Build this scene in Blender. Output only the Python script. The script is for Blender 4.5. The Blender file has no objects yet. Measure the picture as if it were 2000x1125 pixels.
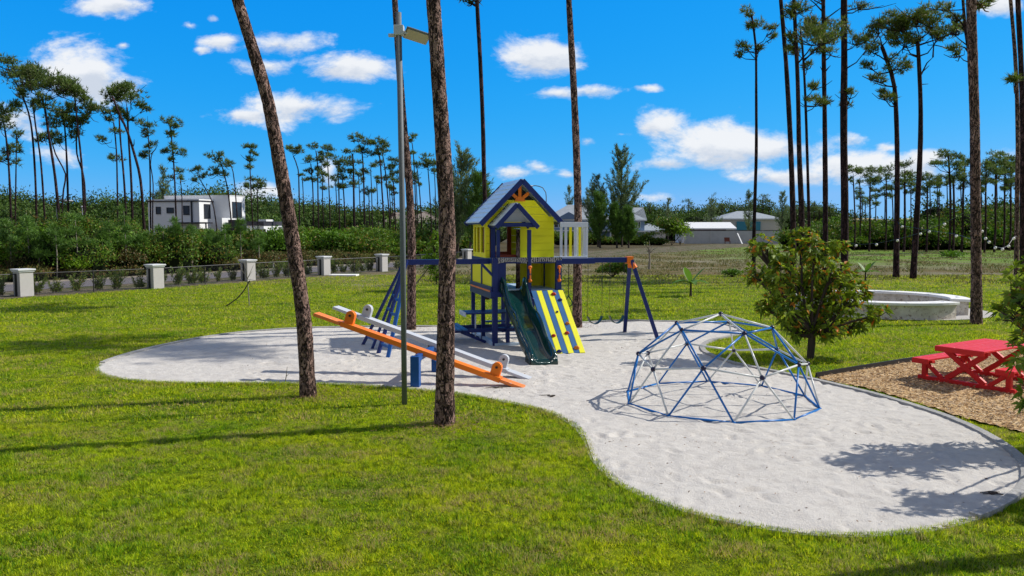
import bpy, math, random
import numpy as np
from mathutils import Vector, Matrix
rnd = random.Random(7)
rs = np.random.RandomState(11)
SC = bpy.context.scene
COL = SC.collection
R = math.radians

# ------------------------------------------------------------------ camera
F, CX, CY, HZ, CAMZ = 1540.0, 1000.0, 562.5, 445.0, 3.0      # photo: 2000 x 1125, horizon row 445
PITCH = math.atan((CY - HZ) / F)
cam_d = bpy.data.cameras.new('camera')
cam_d.sensor_width = 36; cam_d.lens = 36 * F / 2000; cam_d.clip_end = 3000; cam_d.clip_start = 0.1
cam = bpy.data.objects.new('camera', cam_d); COL.objects.link(cam)
cam.location = (0, 0, CAMZ); cam.rotation_euler = (R(90) - PITCH, 0, 0)
SC.camera = cam

def ray(px, py):
    x, y = (px - CX) / F, (py - CY) / F
    c, s = math.cos(PITCH), math.sin(PITCH)
    return np.array([x, c - y * s, -s - y * c])
def W(px, py, Y):                       # world point on the vertical plane at distance Y
    d = ray(px, py); return np.array([0, 0, CAMZ]) + d * (Y / d[1])
def G(px, py, z=0.0):                   # world point on the ground
    d = ray(px, py); return np.array([0, 0, CAMZ]) + d * ((z - CAMZ) / d[2])
def unit(v): v = np.asarray(v, float); return v / max(1e-9, np.linalg.norm(v))

# ------------------------------------------------------------------ sun and sky
SUN_EL, SUN_DIR = R(41), unit([0.965, 0.24, 0])
SUN_AZ = math.atan2(SUN_DIR[0], SUN_DIR[1])
sv = Vector((SUN_DIR[0] * math.cos(SUN_EL), SUN_DIR[1] * math.cos(SUN_EL), math.sin(SUN_EL)))
sl = bpy.data.lights.new('sun', 'SUN'); sl.energy = 5.0; sl.angle = R(0.55); sl.color = (1, 0.95, 0.865)
so = bpy.data.objects.new('sun', sl); COL.objects.link(so)
so.rotation_euler = sv.to_track_quat('Z', 'Y').to_euler(); so.location = (30, 10, 40)
SC.view_settings.view_transform = 'Standard'; SC.view_settings.look = 'None'
SC.view_settings.exposure = 0.0; SC.view_settings.gamma = 1.0
SC.cycles.max_bounces = 6; SC.cycles.transparent_max_bounces = 8
SC.cycles.diffuse_bounces = 3; SC.cycles.glossy_bounces = 2; SC.cycles.transmission_bounces = 3
SC.cycles.use_denoising = True
try: SC.cycles.denoiser = 'OPENIMAGEDENOISE'
except Exception: pass

class NT:
    def __init__(s, tree): s.t = tree; s.t.nodes.clear()
    def n(s, kind, ins=None, **kw):
        nd = s.t.nodes.new(kind)
        for k, v in kw.items(): setattr(nd, k, v)
        for k, v in (ins or {}).items():
            if isinstance(v, bpy.types.NodeSocket): s.t.links.new(v, nd.inputs[k])
            else: nd.inputs[k].default_value = v
        return nd
    def m(s, op, a, b=0.0, c=0.0, clamp=False):
        nd = s.n('ShaderNodeMath', {0: a, 1: b, 2: c}, operation=op); nd.use_clamp = clamp; return nd.outputs[0]
    def v(s, op, a, b=(0, 0, 0)):
        nd = s.n('ShaderNodeVectorMath', {0: a, 1: b}, operation=op)
        return nd.outputs[1] if op in ('LENGTH', 'DOT_PRODUCT', 'DISTANCE') else nd.outputs[0]
    def mix(s, f, a, b, mode='MIX'):
        nd = s.n('ShaderNodeMix', data_type='RGBA', blend_type=mode)
        for k, v in ((0, f), (6, a), (7, b)):
            if isinstance(v, bpy.types.NodeSocket): s.t.links.new(v, nd.inputs[k])
            else: nd.inputs[k].default_value = v if k == 0 else (*v[:3], 1)
        return nd.outputs[2]
    def sm(s, x, lo, hi, a=0.0, b=1.0):     # smoothstep
        nd = s.n('ShaderNodeMapRange', {0: x, 1: lo, 2: hi, 3: a, 4: b}, interpolation_type='SMOOTHSTEP'); return nd.outputs[0]
    def noise(s, vec, scale, detail=4, rough=0.55, dist=0.0):
        return s.n('ShaderNodeTexNoise', {'Vector': vec, 'Scale': scale, 'Detail': detail, 'Roughness': rough, 'Distortion': dist}).outputs[0]
    def ramp(s, f, stops):
        nd = s.n('ShaderNodeValToRGB', {0: f}); e = nd.color_ramp.elements
        while len(e) < len(stops): e.new(0.5)
        for i, (p, c) in enumerate(stops): e[i].position = p; e[i].color = (*c[:3], 1)
        return nd.outputs[0]

wd = bpy.data.worlds.new('World'); SC.world = wd; wd.use_nodes = True
q = NT(wd.node_tree)
sky = q.n('ShaderNodeTexSky', sky_type='NISHITA', sun_disc=False, sun_elevation=SUN_EL, sun_rotation=SUN_AZ,
          altitude=10.0, air_density=1.0, dust_density=0.1, ozone_density=2.0)
sc3 = q.n('ShaderNodeSeparateColor', {0: sky.outputs[0]})                     # deep clear-air blue
pw = lambda ch, e, k: q.m('MULTIPLY', q.m('POWER', ch, e), k)
skyc = q.n('ShaderNodeCombineColor', {0: q.m('MINIMUM', pw(sc3.outputs[0], 2.6, .0135), 2.3), 1: pw(sc3.outputs[1], .55, 1.66), 2: pw(sc3.outputs[2], .2, 6.5)}).outputs[0]
gen = q.n('ShaderNodeTexCoord').outputs['Generated']
sep = q.n('ShaderNodeSeparateXYZ', {0: gen})
yy = q.m('MAXIMUM', sep.outputs[1], 0.05)
pa = q.m('DIVIDE', sep.outputs[0], yy); pb = q.m('DIVIDE', sep.outputs[2], yy)
pp = q.n('ShaderNodeCombineXYZ', {0: pa, 1: pb, 2: 0.0}).outputs[0]
# cumulus banks: where each stands in the sky (photo row/column, half width, half height, strength)
CL = [(150,150,125,42,1.1),(195,135,60,42,1.1),(235,165,50,30,1.0),(225,8,75,18,1),(370,50,26,9,.8),(412,35,17,11,.8),(430,80,55,15,.9),
      (540,86,80,22,1.0),(395,97,22,8,.7),(520,130,66,17,.9),(672,132,92,25,1.1),(590,208,120,27,1.05),(480,225,60,14,.8),
      (1065,110,92,36,1.1),(1150,177,58,13,.9),(1090,182,55,13,.85),(1285,245,66,27,1.1),(1215,262,50,8,.7),(1400,290,140,44,1.1),
      (1540,290,110,32,.9),(1300,320,75,18,.9),(1530,345,110,19,1.05),(1700,325,170,26,1.15),(1810,306,70,20,1),(1150,275,32,11,.8),
      (1000,337,52,13,.8),(1048,326,30,9,.7),(1110,342,22,9,.7),(490,372,75,22,1.0),(640,332,20,24,.8),(1735,288,26,8,.8),(1655,272,36,13,.8),
      (240,88,17,8,.8),(1270,172,22,6,.6),(1950,302,60,16,.8),(1960,8,50,18,.9),(120,300,60,20,.5),(1270,385,70,8,.45),(40,210,60,50,.6)]
pst = q.v('MULTIPLY', pp, (1, 1.7, 1))
nz = q.noise(pst, 8.0, 9, 0.62, 0.35)
nz2 = q.noise(pst, 30.0, 7, 0.65)
env = None; sh = None
for (cx, cy, rx, ry, w) in CL:
    d = ray(cx, cy); a0, b0 = d[0] / d[1], d[2] / d[1]
    k = (F / (rx * 1.26), F / (ry * 1.45), 0)
    dv = q.v('MULTIPLY', q.v('SUBTRACT', pp, (a0, b0, 0)), k)
    ds = q.v('LENGTH', dv)
    e = q.m('MULTIPLY', q.m('SUBTRACT', 1.0, ds), w)
    sy = q.m('MULTIPLY', q.n('ShaderNodeSeparateXYZ', {0: dv}).outputs[1], q.m('MAXIMUM', e, 0.0))
    env = e if env is None else q.n('ShaderNodeMath', {0: env, 1: e, 2: 0.15}, operation='SMOOTH_MAX').outputs[0]
    sh = sy if sh is None else q.m('ADD', sh, sy)
den = q.m('ADD', env, q.m('ADD', q.m('MULTIPLY', q.m('SUBTRACT', nz, 0.5), 2.9), q.m('MULTIPLY', q.m('SUBTRACT', nz2, 0.5), 0.9)))
alpha = q.m('MULTIPLY', q.sm(den, 0.10, 0.80), 0.97)
lite = q.sm(q.m('ADD', q.m('ADD', q.m('MULTIPLY', sh, 1.5), q.m('MULTIPLY', q.m('SUBTRACT', nz2, 0.5), 1.4)), q.m('MULTIPLY', q.m('SUBTRACT', nz, 0.5), 1.0)), -0.45, 0.25)
cc = q.mix(lite, (6.4, 7.0, 8.0), (9.0, 9.2, 9.5))  # lit tops and shaded undersides put into the cloud colour
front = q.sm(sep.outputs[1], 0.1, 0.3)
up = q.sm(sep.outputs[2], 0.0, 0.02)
bn = q.noise(q.v('MULTIPLY', gen, (1, 1, 2.2)), 2.3, 6, .6)                   # unseen cloud added overhead and behind the camera to whiten ambient light
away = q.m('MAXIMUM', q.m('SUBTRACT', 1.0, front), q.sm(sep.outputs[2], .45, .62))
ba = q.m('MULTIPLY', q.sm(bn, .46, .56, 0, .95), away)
base_sky = q.mix(away, q.mix(q.m('MULTIPLY', q.m('MULTIPLY', alpha, front), up), skyc, cc), q.mix(1.0, skyc, (.60, .42, .42), 'MULTIPLY'))  # sky outside the view dimmed to lower the ambient light
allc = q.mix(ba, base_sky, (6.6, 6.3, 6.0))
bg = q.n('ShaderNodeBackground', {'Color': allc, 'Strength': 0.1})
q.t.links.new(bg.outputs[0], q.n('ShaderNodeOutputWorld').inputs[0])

# ------------------------------------------------------------------ mesh helpers
class MB:
    """collects shapes, then links them as one mesh object"""
    def __init__(s, frame=None): s.V = []; s.Fc = []; s.n = 0; s.fr = frame
    def add(s, V, Fs):
        V = np.asarray(V, float).reshape(-1, 3)
        for f in (Fs if isinstance(Fs, list) and len(Fs) and isinstance(Fs[0], np.ndarray) and Fs[0].ndim == 2 else [np.asarray(Fs)]):
            s.Fc.append(np.asarray(f) + s.n)
        s.V.append(V); s.n += len(V); return s
    def faces(s, V, Fl):
        V = np.asarray(V, float).reshape(-1, 3)
        for f in Fl: s.Fc.append(np.array([f]) + s.n)
        s.V.append(V); s.n += len(V); return s
    def box(s, x0, x1, y0, y1, z0, z1):
        V = [(x, y, z) for z in (z0, z1) for (x, y) in ((x0, y0), (x1, y0), (x1, y1), (x0, y1))]
        return s.add(V, np.array([(3, 2, 1, 0), (4, 5, 6, 7), (0, 1, 5, 4), (1, 2, 6, 5), (2, 3, 7, 6), (3, 0, 4, 7)]))
    def bar(s, p0, p1, w, h, up=(0, 0, 1), taper=1.0):
        p0, p1 = np.array(p0, float), np.array(p1, float); d = unit(p1 - p0)
        sd = np.cross(d, up)
        if np.linalg.norm(sd) < 1e-3: sd = np.cross(d, (0, 1, 0))
        sd = unit(sd); u = unit(np.cross(sd, d)); V = []
        for p, k in ((p0, 1), (p1, taper)):
            for a, b in ((-1, -1), (1, -1), (1, 1), (-1, 1)): V.append(p + sd * a * w / 2 * k + u * b * h / 2 * k)
        return s.add(V, np.array([(0, 1, 2, 3), (7, 6, 5, 4), (0, 4, 5, 1), (1, 5, 6, 2), (2, 6, 7, 3), (3, 7, 4, 0)]))
    def tube(s, P, r, n=8, cap=True, jit=0.0):
        P = np.asarray(P, float); m = len(P); r = np.broadcast_to(np.asarray(r, float), (m,))
        T = np.gradient(P, axis=0); T /= np.maximum(1e-9, np.linalg.norm(T, axis=1))[:, None]
        ref = np.array([0, 1, 0]) if abs(T[0][2]) > 0.7 else np.array([0, 0, 1.0])
        A = np.cross(T, ref); A /= np.maximum(1e-9, np.linalg.norm(A, axis=1))[:, None]; B = np.cross(T, A)
        th = np.arange(n) * 2 * np.pi / n
        rr = r[:, None] * (1 + (rs.rand(m, n) - .5) * 2 * jit)
        V = P[:, None] + rr[..., None] * (np.cos(th)[None, :, None] * A[:, None] + np.sin(th)[None, :, None] * B[:, None])
        i = np.arange(m - 1)[:, None] * n; j = np.arange(n)[None]; j2 = (j + 1) % n
        Q = np.stack([i + j, i + j2, i + n + j2, i + n + j], -1).reshape(-1, 4)
        s.add(V.reshape(-1, 3), Q[:, ::-1])
        if cap:
            b = s.n - m * n
            s.Fc.append(np.array([list(range(b, b + n))])); s.Fc.append(np.array([list(range(b + (m - 1) * n, b + m * n))[::-1]]))
        return s
    def ball(s, c, r, nu=10, nv=6):
        r = np.broadcast_to(np.asarray(r, float), (3,)); V = [(0, 0, 1)]
        for i in range(1, nv):
            a = math.pi * i / nv
            for j in range(nu): t = 2 * math.pi * j / nu; V.append((math.sin(a) * math.cos(t), math.sin(a) * math.sin(t), math.cos(a)))
        V.append((0, 0, -1)); V = np.array(V) * r + np.array(c)
        T = [(0, 1 + j, 1 + (j + 1) % nu) for j in range(nu)]; e = 1 + (nv - 2) * nu
        T += [(len(V) - 1, e + (j + 1) % nu, e + j) for j in range(nu)]
        Q = [(1 + i * nu + j, 1 + (i + 1) * nu + j, 1 + (i + 1) * nu + (j + 1) % nu, 1 + i * nu + (j + 1) % nu) for i in range(nv - 2) for j in range(nu)]
        b = s.n; s.V.append(V); s.n += len(V); s.Fc.append(np.array(T) + b)
        if Q: s.Fc.append(np.array(Q) + b)
        return s
    def prism(s, O, du, dv, dn, pts, t):
        """outline pts (u,v) in the plane O,du,dv extruded by t along dn"""
        O, du, dv, dn = map(lambda a: np.array(a, float), (O, du, dv, dn)); n = len(pts)
        V = [O + du * a + dv * b for a, b in pts] + [O + du * a + dv * b + dn * t for a, b in pts]
        return s.faces(V, [list(range(n))[::-1], list(range(n, 2 * n))] + [(i, (i + 1) % n, n + (i + 1) % n, n + i) for i in range(n)])
    def leaf(s, C, D, N, L, Wd, mid=0.45, droop=0.0):
        """diamond leaves: base C, direction D, normal N"""
        C, D, N = (np.asarray(a, float) for a in (C, D, N)); n = len(C)
        D = D / np.maximum(1e-9, np.linalg.norm(D, axis=1))[:, None]
        S = np.cross(D, N); S /= np.maximum(1e-9, np.linalg.norm(S, axis=1))[:, None]
        L = np.broadcast_to(np.asarray(L, float), (n,))[:, None]; Wd = np.broadcast_to(np.asarray(Wd, float), (n,))[:, None]
        M = C + D * L * mid; T = C + D * L; T[:, 2] -= (droop * L)[:, 0]
        V = np.stack([C, M + S * Wd / 2, T, M - S * Wd / 2], 1).reshape(-1, 3)
        return s.add(V, np.arange(4 * n).reshape(n, 4))
    def spike(s, C, D, L, Wd):
        C, D = np.asarray(C, float), np.asarray(D, float); n = len(C)
        D = D / np.maximum(1e-9, np.linalg.norm(D, axis=1))[:, None]
        S = np.cross(D, rs.randn(n, 3)); S /= np.maximum(1e-9, np.linalg.norm(S, axis=1))[:, None]
        L = np.broadcast_to(np.asarray(L, float), (n,))[:, None]
        V = np.stack([C - S * Wd / 2, C + S * Wd / 2, C + D * L], 1).reshape(-1, 3)
        return s.add(V, np.arange(3 * n).reshape(n, 3))
    def mesh(s, name, org=(0, 0, 0), smooth=False):
        V = np.concatenate(s.V)
        if s.fr is not None:
            o, a, b = s.fr; V = np.array(o) + V[:, :1] * np.array(a) + V[:, 1:2] * np.array(b) + V[:, 2:] * np.array([0, 0, 1.0])
        V = V - np.array(org)
        me = bpy.data.meshes.new(name)
        ks = np.concatenate([np.full(len(f), f.shape[1]) for f in s.Fc]); L = np.concatenate([f.ravel() for f in s.Fc])
        me.vertices.add(len(V)); me.vertices.foreach_set('co', V.astype(np.float32).ravel())
        me.loops.add(len(L)); me.loops.foreach_set('vertex_index', L.astype(np.int32))
        me.polygons.add(len(ks)); st = np.concatenate([[0], np.cumsum(ks)[:-1]])
        me.polygons.foreach_set('loop_start', st.astype(np.int32)); me.polygons.foreach_set('loop_total', ks.astype(np.int32))
        me.update(calc_edges=True); me.validate()
        me.polygons.foreach_set('use_smooth', np.full(len(me.polygons), bool(smooth))); me.update()
        return me

ORG = {}
def props(o, label=None, cat=None, group=None, kind=None):
    if label: o['label'] = label
    if cat: o['category'] = cat
    if group: o['group'] = group
    if kind: o['kind'] = kind
    return o
def thing(name, label, cat, loc, group=None):
    o = bpy.data.objects.new(name, None); COL.objects.link(o); o.empty_display_size = 0.2
    o.location = loc; ORG[o.name] = tuple(float(c) for c in loc); return props(o, label, cat, group)
def part(name, mb, mat, parent=None, smooth=False, loc=None, bev=0.0, label=None):
    org = ORG[parent.name] if parent else (tuple(float(c) for c in loc) if loc is not None else (0, 0, 0))
    me = mb.mesh(name, org, smooth); me.materials.append(mat)
    o = bpy.data.objects.new(name, me); COL.objects.link(o)
    if parent: o.parent = parent
    else: o.location = org
    ORG[o.name] = org
    if bev:
        b = o.modifiers.new('b', 'BEVEL'); b.width = bev; b.segments = 2; b.limit_method = 'ANGLE'; b.angle_limit = R(40)
    if label: o['label'] = label
    return o
def struct(name, mb, mat, kind='structure', smooth=False, label=None, cat=None):
    o = part(name, mb, mat, None, smooth); o['kind'] = kind
    return props(o, label, cat)
def copy_tree(o, loc=None, rz=None, sc=None, parent=None, label=None):
    c = o.copy(); COL.objects.link(c)
    if parent is not None: c.parent = parent
    if loc is not None: c.location = loc
    if rz is not None: c.rotation_euler = (0, 0, rz)
    if sc is not None: c.scale = sc if hasattr(sc, '__len__') else (sc, sc, sc)
    if label: c['label'] = label
    for ch in list(o.children): copy_tree(ch, parent=c)
    return c

# ------------------------------------------------------------------ materials
def mat(name, build):
    m = bpy.data.materials.new(name); m.use_nodes = True; t = NT(m.node_tree)
    sh, disp = build(t), None
    t.t.links.new(sh, t.n('ShaderNodeOutputMaterial').inputs[0]); return m
def bsdf(t, col, rough=0.6, spec=0.4, normal=None, metal=0.0, coat=0.0):
    ins = {'Base Color': col if isinstance(col, bpy.types.NodeSocket) else (*col[:3], 1), 'Roughness': rough, 'Specular IOR Level': spec, 'Metallic': metal, 'Coat Weight': coat}
    if normal is not None: ins['Normal'] = normal
    return t.n('ShaderNodeBsdfPrincipled', ins).outputs[0]
def bump(t, h, dist, strength=1.0): return t.n('ShaderNodeBump', {'Height': h, 'Distance': dist, 'Strength': strength}).outputs[0]
def oc(t): return t.n('ShaderNodeTexCoord').outputs['Object']
def scaled(t, vec, s): return t.v('MULTIPLY', vec, s)

def paint(name, col, rough=0.45, wear=None, grain=1.0, amt=0.16):
    def b(t):
        o = oc(t); n = t.noise(o, 3.5, 5); n2 = t.noise(scaled(t, o, (9, 9, 60)), 1.0, 4)
        c = t.mix(n, [k * (1 - amt) for k in col], [min(1, k * (1 + amt)) for k in col])
        c = t.mix(t.sm(n2, 0.62, 0.75, 0, .35), c, [k * 0.6 for k in col])
        if wear is not None:
            w = t.noise(o, 14.0, 6, 0.7); c = t.mix(t.sm(w, 0.60, 0.66, 0, 0.8), c, wear)
        return bsdf(t, c, rough, 0.35, bump(t, t.m('ADD', n2, t.noise(o, 60, 3)), 0.002 * grain))
    return mat(name, b)
def plain(name, col, rough=0.5, metal=0.0, spec=0.4, var=0.1, sc=6):
    def b(t):
        n = t.noise(oc(t), sc, 5)
        return bsdf(t, t.mix(n, [k * (1 - var) for k in col], [min(1, k * (1 + var)) for k in col]), rough, spec, None, metal)
    return mat(name, b)
def leafmat(name, dark, light, accent=None, acc=0.1, trans=0.35, rough=0.5, nscale=0.6):
    def b(t):
        g = t.n('ShaderNodeNewGeometry'); r = g.outputs['Random Per Island']; pos = g.outputs['Position']
        f = t.m('ADD', t.m('MULTIPLY', r, 0.6), t.m('MULTIPLY', t.sm(t.noise(pos, nscale, 3), 0.3, 0.7), 0.4))
        c = t.mix(f, dark, light)
        if accent is not None:
            r2 = t.m('FRACT', t.m('MULTIPLY', r, 17.31))
            k = t.m('MULTIPLY', t.sm(r2, 1 - acc * 1.2, 1 - acc * .8), t.sm(t.noise(pos, nscale * 2.2, 2), 0.35, 0.6, 0.35, 1.0))
            c = t.mix(k, c, accent)
        p = bsdf(t, c, rough, 0.3)
        tr = t.n('ShaderNodeBsdfTranslucent', {'Color': t.mix(0.5, c, t.mix(1.0, c, (1.0, 1.0, .5), 'MULTIPLY'))}).outputs[0]
        return t.n('ShaderNodeMixShader', {0: trans, 1: p, 2: tr}).outputs[0]
    return mat(name, b)

def m_bark(name, plate, crack, sc=9.0):
    def b(t):
        o = oc(t); v = scaled(t, o, (1, 1, 0.42)); n = t.noise(v, sc * .8, 3)
        w = t.v('ADD', v, t.v('SCALE', t.n('ShaderNodeCombineXYZ', {0: n, 1: n, 2: n}).outputs[0])); 
        vo = t.n('ShaderNodeTexVoronoi', {'Vector': w, 'Scale': sc, 'Randomness': 1.0}, feature='DISTANCE_TO_EDGE').outputs[0]
        cel = t.n('ShaderNodeTexVoronoi', {'Vector': w, 'Scale': sc, 'Randomness': 1.0}).outputs['Color']
        e = t.sm(vo, 0.01, 0.16); fine = t.noise(o, sc * 7, 5, .65)
        base = t.mix(t.n('ShaderNodeSeparateColor', {0: cel}).outputs[0], [k * .5 for k in plate], [k * 1.6 for k in plate])
        base = t.mix(t.sm(fine, .35, .7), t.mix(1, base, (.6, .5, .48), 'MULTIPLY'), base)
        c = t.mix(e, crack, base)
        return bsdf(t, c, .9, .15, bump(t, t.m('ADD', t.m('MULTIPLY', e, 1.0), t.m('MULTIPLY', fine, .5)), 0.05))
    return mat(name, b)

M = {}
M['navy'] = paint('navy_paint', (0.007, 0.022, 0.14), .4)
M['blue'] = paint('blue_paint', (0.008, 0.08, 0.30), .4)
M['board_blue'] = paint('board_blue_paint', (0.025, 0.12, 0.30), .45)
M['dome_blue'] = plain('dome_blue_coat', (0.005, 0.15, 0.48), .3)
M['dome_white'] = plain('dome_white_coat', (0.66, 0.68, 0.66), .3)
M['dome_cap'] = plain('dome_cap_plastic', (0.012, 0.010, 0.045), .3)
M['yellow'] = paint('yellow_paint', (0.98, 0.86, 0.010), .5, amt=.06)
M['yellow_b'] = paint('yellow_board_paint', (0.82, 0.80, 0.02), .5, amt=.06)
M['orange'] = paint('orange_paint', (0.86, 0.20, 0.012), .45, amt=.08)
M['orange_worn'] = paint('orange_paint_worn', (0.80, 0.22, 0.05), .6, wear=(.7, .62, .58))
M['white_worn'] = paint('white_paint_worn', (0.50, 0.53, 0.58), .6, wear=(.36, .36, .38))
M['white'] = paint('white_paint', (0.62, 0.66, 0.72), .55)
M['paleblue'] = paint('pale_blue_paint', (0.42, 0.55, 0.70), .55)
M['roof_paint'] = paint('roof_board_paint', (0.74, 0.84, 0.92), .28, amt=.06)
M['redbrown'] = paint('redbrown_paint', (0.30, 0.045, 0.012), .5)
M['slide'] = plain('slide_plastic', (0.003, 0.030, 0.028), .12, spec=.6, var=.12)
M['red'] = paint('red_paint', (0.62, 0.012, 0.012), .5, amt=.1)
M['red_top'] = paint('red_paint_sunworn', (0.74, 0.026, 0.035), .5, wear=(.80, .32, .30), amt=.12)
M['galv'] = plain('galvanised_steel', (0.13, 0.15, 0.165), .6, 0.0, var=.3, sc=30)
M['lamp_pan'] = plain('lamp_lens', (0.50, 0.45, 0.30), .4)
M['lamp_white'] = plain('lamp_bracket', (.55, .58, .6), .45)
M['black'] = plain('black_metal', (0.02, 0.02, 0.022), .5)
M['bark'] = m_bark('pine_bark', (0.36, 0.25, 0.21), (0.022, 0.014, 0.012), 8.5)
M['bark_far'] = m_bark('far_pine_bark', (0.075, 0.045, 0.048), (0.02, 0.013, 0.015), 4.0)
M['bark_pale'] = plain('pale_bark', (.25, .22, .18), .9, var=.3)
M['bark_dark'] = plain('dark_bark', (.06, .045, .035), .9, var=.3)
M['needle'] = leafmat('pine_needles', (0.035, 0.07, 0.012), (0.22, 0.30, 0.05), (.34, .27, .18), .14, .4)
M['needle_far'] = leafmat('far_pine_needles', (0.035, 0.075, 0.02), (0.22, 0.32, 0.07), (.32, .28, .18), .10, .4)
M['casu'] = leafmat('casuarina_needles', (0.09, 0.15, 0.06), (0.28, 0.36, 0.18), None, 0, .3)
M['casu_b'] = leafmat('young_casuarina_needles', (0.04, 0.11, 0.02), (0.20, 0.36, 0.06), None, 0, .3)
M['broad'] = leafmat('broad_leaves', (0.025, 0.085, 0.008), (0.36, 0.48, 0.03), (.74, .24, .03), .10, .38, .55, 2.0)
M['broad_l'] = leafmat('light_broad_leaves', (0.06, 0.13, 0.012), (0.32, 0.42, 0.03), (.35, .18, .03), .08, .35, .35, 2.0)
M['lime'] = leafmat('lime_leaves', (0.09, 0.20, 0.008), (0.26, 0.42, 0.02), None, 0, .4)
M['banana'] = leafmat('banana_leaves', (0.07, 0.17, 0.02), (0.16, 0.30, 0.04), None, 0, .4)
M['under'] = leafmat('undergrowth_leaves', (0.008, 0.030, 0.003), (0.17, 0.32, 0.02), (.24, .16, .03), .15, .3, .6, .30)
M['under_l'] = leafmat('bright_undergrowth_leaves', (0.02, 0.08, 0.006), (0.20, 0.38, 0.02), None, 0, .3, .6, .3)
M['under_r'] = leafmat('rusty_undergrowth_leaves', (0.035, 0.030, 0.01), (0.15, 0.10, 0.025), (.06, .10, .02), .4, .25, .6, .3)
M['scrub'] = leafmat('scrub_leaves', (0.04, 0.055, 0.015), (0.15, 0.16, 0.03), (.20, .10, .04), .25, .25, .7, .12)
M['wood_far'] = leafmat('woodland_leaves', (0.010, 0.034, 0.006), (0.11, 0.20, 0.022), (.16, .15, .04), .05, .2, .7, .13)
M['core'] = plain('painted_shade_core', (0.010, 0.016, 0.006), .95, spec=.05)  # near-black filling for bushes, inner shade put into its colour
M['croton'] = leafmat('fence_shrub_leaves', (0.05, 0.10, 0.015), (0.22, 0.31, 0.05), (.30, .20, .05), .15, .3)
def m_stone(t):
    o = oc(t); n = t.noise(o, 3.0, 6, .65); n2 = t.noise(o, 9.0, 5, .7)
    c = t.mix(t.sm(n, .35, .65), (.56, .51, .43), (.74, .69, .61)); c = t.mix(t.sm(n2, .53, .64, 0, .8), c, (.24, .17, .12))
    return bsdf(t, c, .9, .2, bump(t, n2, .02))
M['stone'] = mat('mottled_stone', m_stone)
M['capstone'] = plain('white_cap_stone', (.80, .79, .76), .7, var=.08)
M['pillar'] = plain('rendered_pillar', (.50, .48, .46), .8, var=.1)
M['pillar_cap'] = plain('pillar_cap', (.66, .67, .68), .8, var=.06)
def m_kerb(t):
    o = oc(t); g = t.n('ShaderNodeNewGeometry').outputs['Random Per Island']; n = t.noise(o, 25, 5, .7)
    c = t.mix(g, (.42, .42, .41), (.56, .54, .51)); c = t.mix(t.sm(n, .45, .7), t.mix(1, c, (.65, .65, .65), 'MULTIPLY'), c)
    return bsdf(t, c, .9, .2, bump(t, n, .01))
M['kerb'] = mat('kerb_stone', m_kerb)

# ------------------------------------------------------------------ ground
P1, P5 = G(47, 578)[:2], G(746, 530)[:2]
FD = unit(P5 - P1); FN = np.array([-FD[1], FD[0]])            # along the fence, and away from the lawn
def m_ground(t):
    pos = t.n('ShaderNodeNewGeometry').outputs['Position']; xyz = t.n('ShaderNodeSeparateXYZ', {0: pos})
    x, y = xyz.outputs[0], xyz.outputs[1]
    flat = t.v('MULTIPLY', pos, (1, 1, 0))
    big, mid, fin, blade = t.noise(flat, .12, 4), t.noise(flat, .8, 5, .6), t.noise(flat, 5, 5, .7), t.noise(t.v('MULTIPLY', flat, (1, .35, 0)), 38, 4, .75)
    lawn = t.mix(t.sm(mid, .3, .7), (.18, .26, .006), (.37, .43, .009))
    lawn = t.mix(t.sm(fin, .35, .6), t.mix(1, lawn, (.30, .36, .3), 'MULTIPLY'), lawn)
    lawn = t.mix(t.sm(t.noise(flat, 1.7, 5, .7), .60, .74, 0, .55), lawn, (.20, .155, .055))
    lawn = t.mix(t.sm(blade, .42, .62), t.mix(1, lawn, (.5, .56, .45), 'MULTIPLY'), lawn)
    fld = t.mix(t.sm(mid, .35, .62), (.26, .19, .10), (.16, .15, .035))
    fld = t.mix(t.sm(big, .42, .58), fld, t.mix(t.sm(fin, .3, .7), (.36, .30, .20), (.20, .20, .08)))
    fld = t.mix(t.sm(t.noise(t.v('MULTIPLY', flat, (.35, 1.0, 1)), .45, 4, .6), .58, .68, 0, .7), fld, (.50, .45, .37))
    fld = t.mix(t.sm(blade, .4, .65, 0, .8), t.mix(1, fld, (.5, .5, .5), 'MULTIPLY'), fld)
    edge = t.m('ADD', y, t.m('MULTIPLY', t.m('SUBTRACT', t.noise(flat, .2, 5, .6), .5), 26.0))
    c = t.mix(t.sm(edge, 36.0, 46.0), lawn, fld)
    green2 = t.m('MULTIPLY', t.sm(y, 55, 75), t.sm(x, 15, 28))           # the greener far end of the field
    c = t.mix(t.m('MULTIPLY', green2, t.sm(t.noise(t.v('MULTIPLY', flat, (.3, 1, 1)), .25, 3), .4, .55)), c, (.14, .24, .03))
    s = t.m('ADD', t.m('MULTIPLY', t.m('SUBTRACT', x, float(P1[0])), float(FN[0])), t.m('MULTIPLY', t.m('SUBTRACT', y, float(P1[1])), float(FN[1])))
    s2 = t.m('ADD', s, t.m('MULTIPLY', t.m('SUBTRACT', mid, .5), 1.6))
    dirt = t.mix(t.sm(fin, .35, .65), (.085, .065, .04), (.22, .19, .14))
    dirt = t.mix(t.sm(mid, .48, .6), dirt, (.06, .08, .02))
    c = t.mix(t.sm(s2, -1.5, -.6), c, dirt)
    litter = t.mix(fin, (.05, .04, .022), (.12, .10, .05))
    c = t.mix(t.sm(s2, 9.0, 10.5), c, litter)
    return bsdf(t, c, .95, .1, bump(t, t.m('ADD', t.m('MULTIPLY', fin, .5), t.m('MULTIPLY', blade, .8)), .06))
mb = MB(); nx = 60
gx = np.linspace(-900, 900, nx); gy = np.concatenate([np.linspace(-60, 120, 40), np.linspace(150, 1500, 20)])
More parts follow.
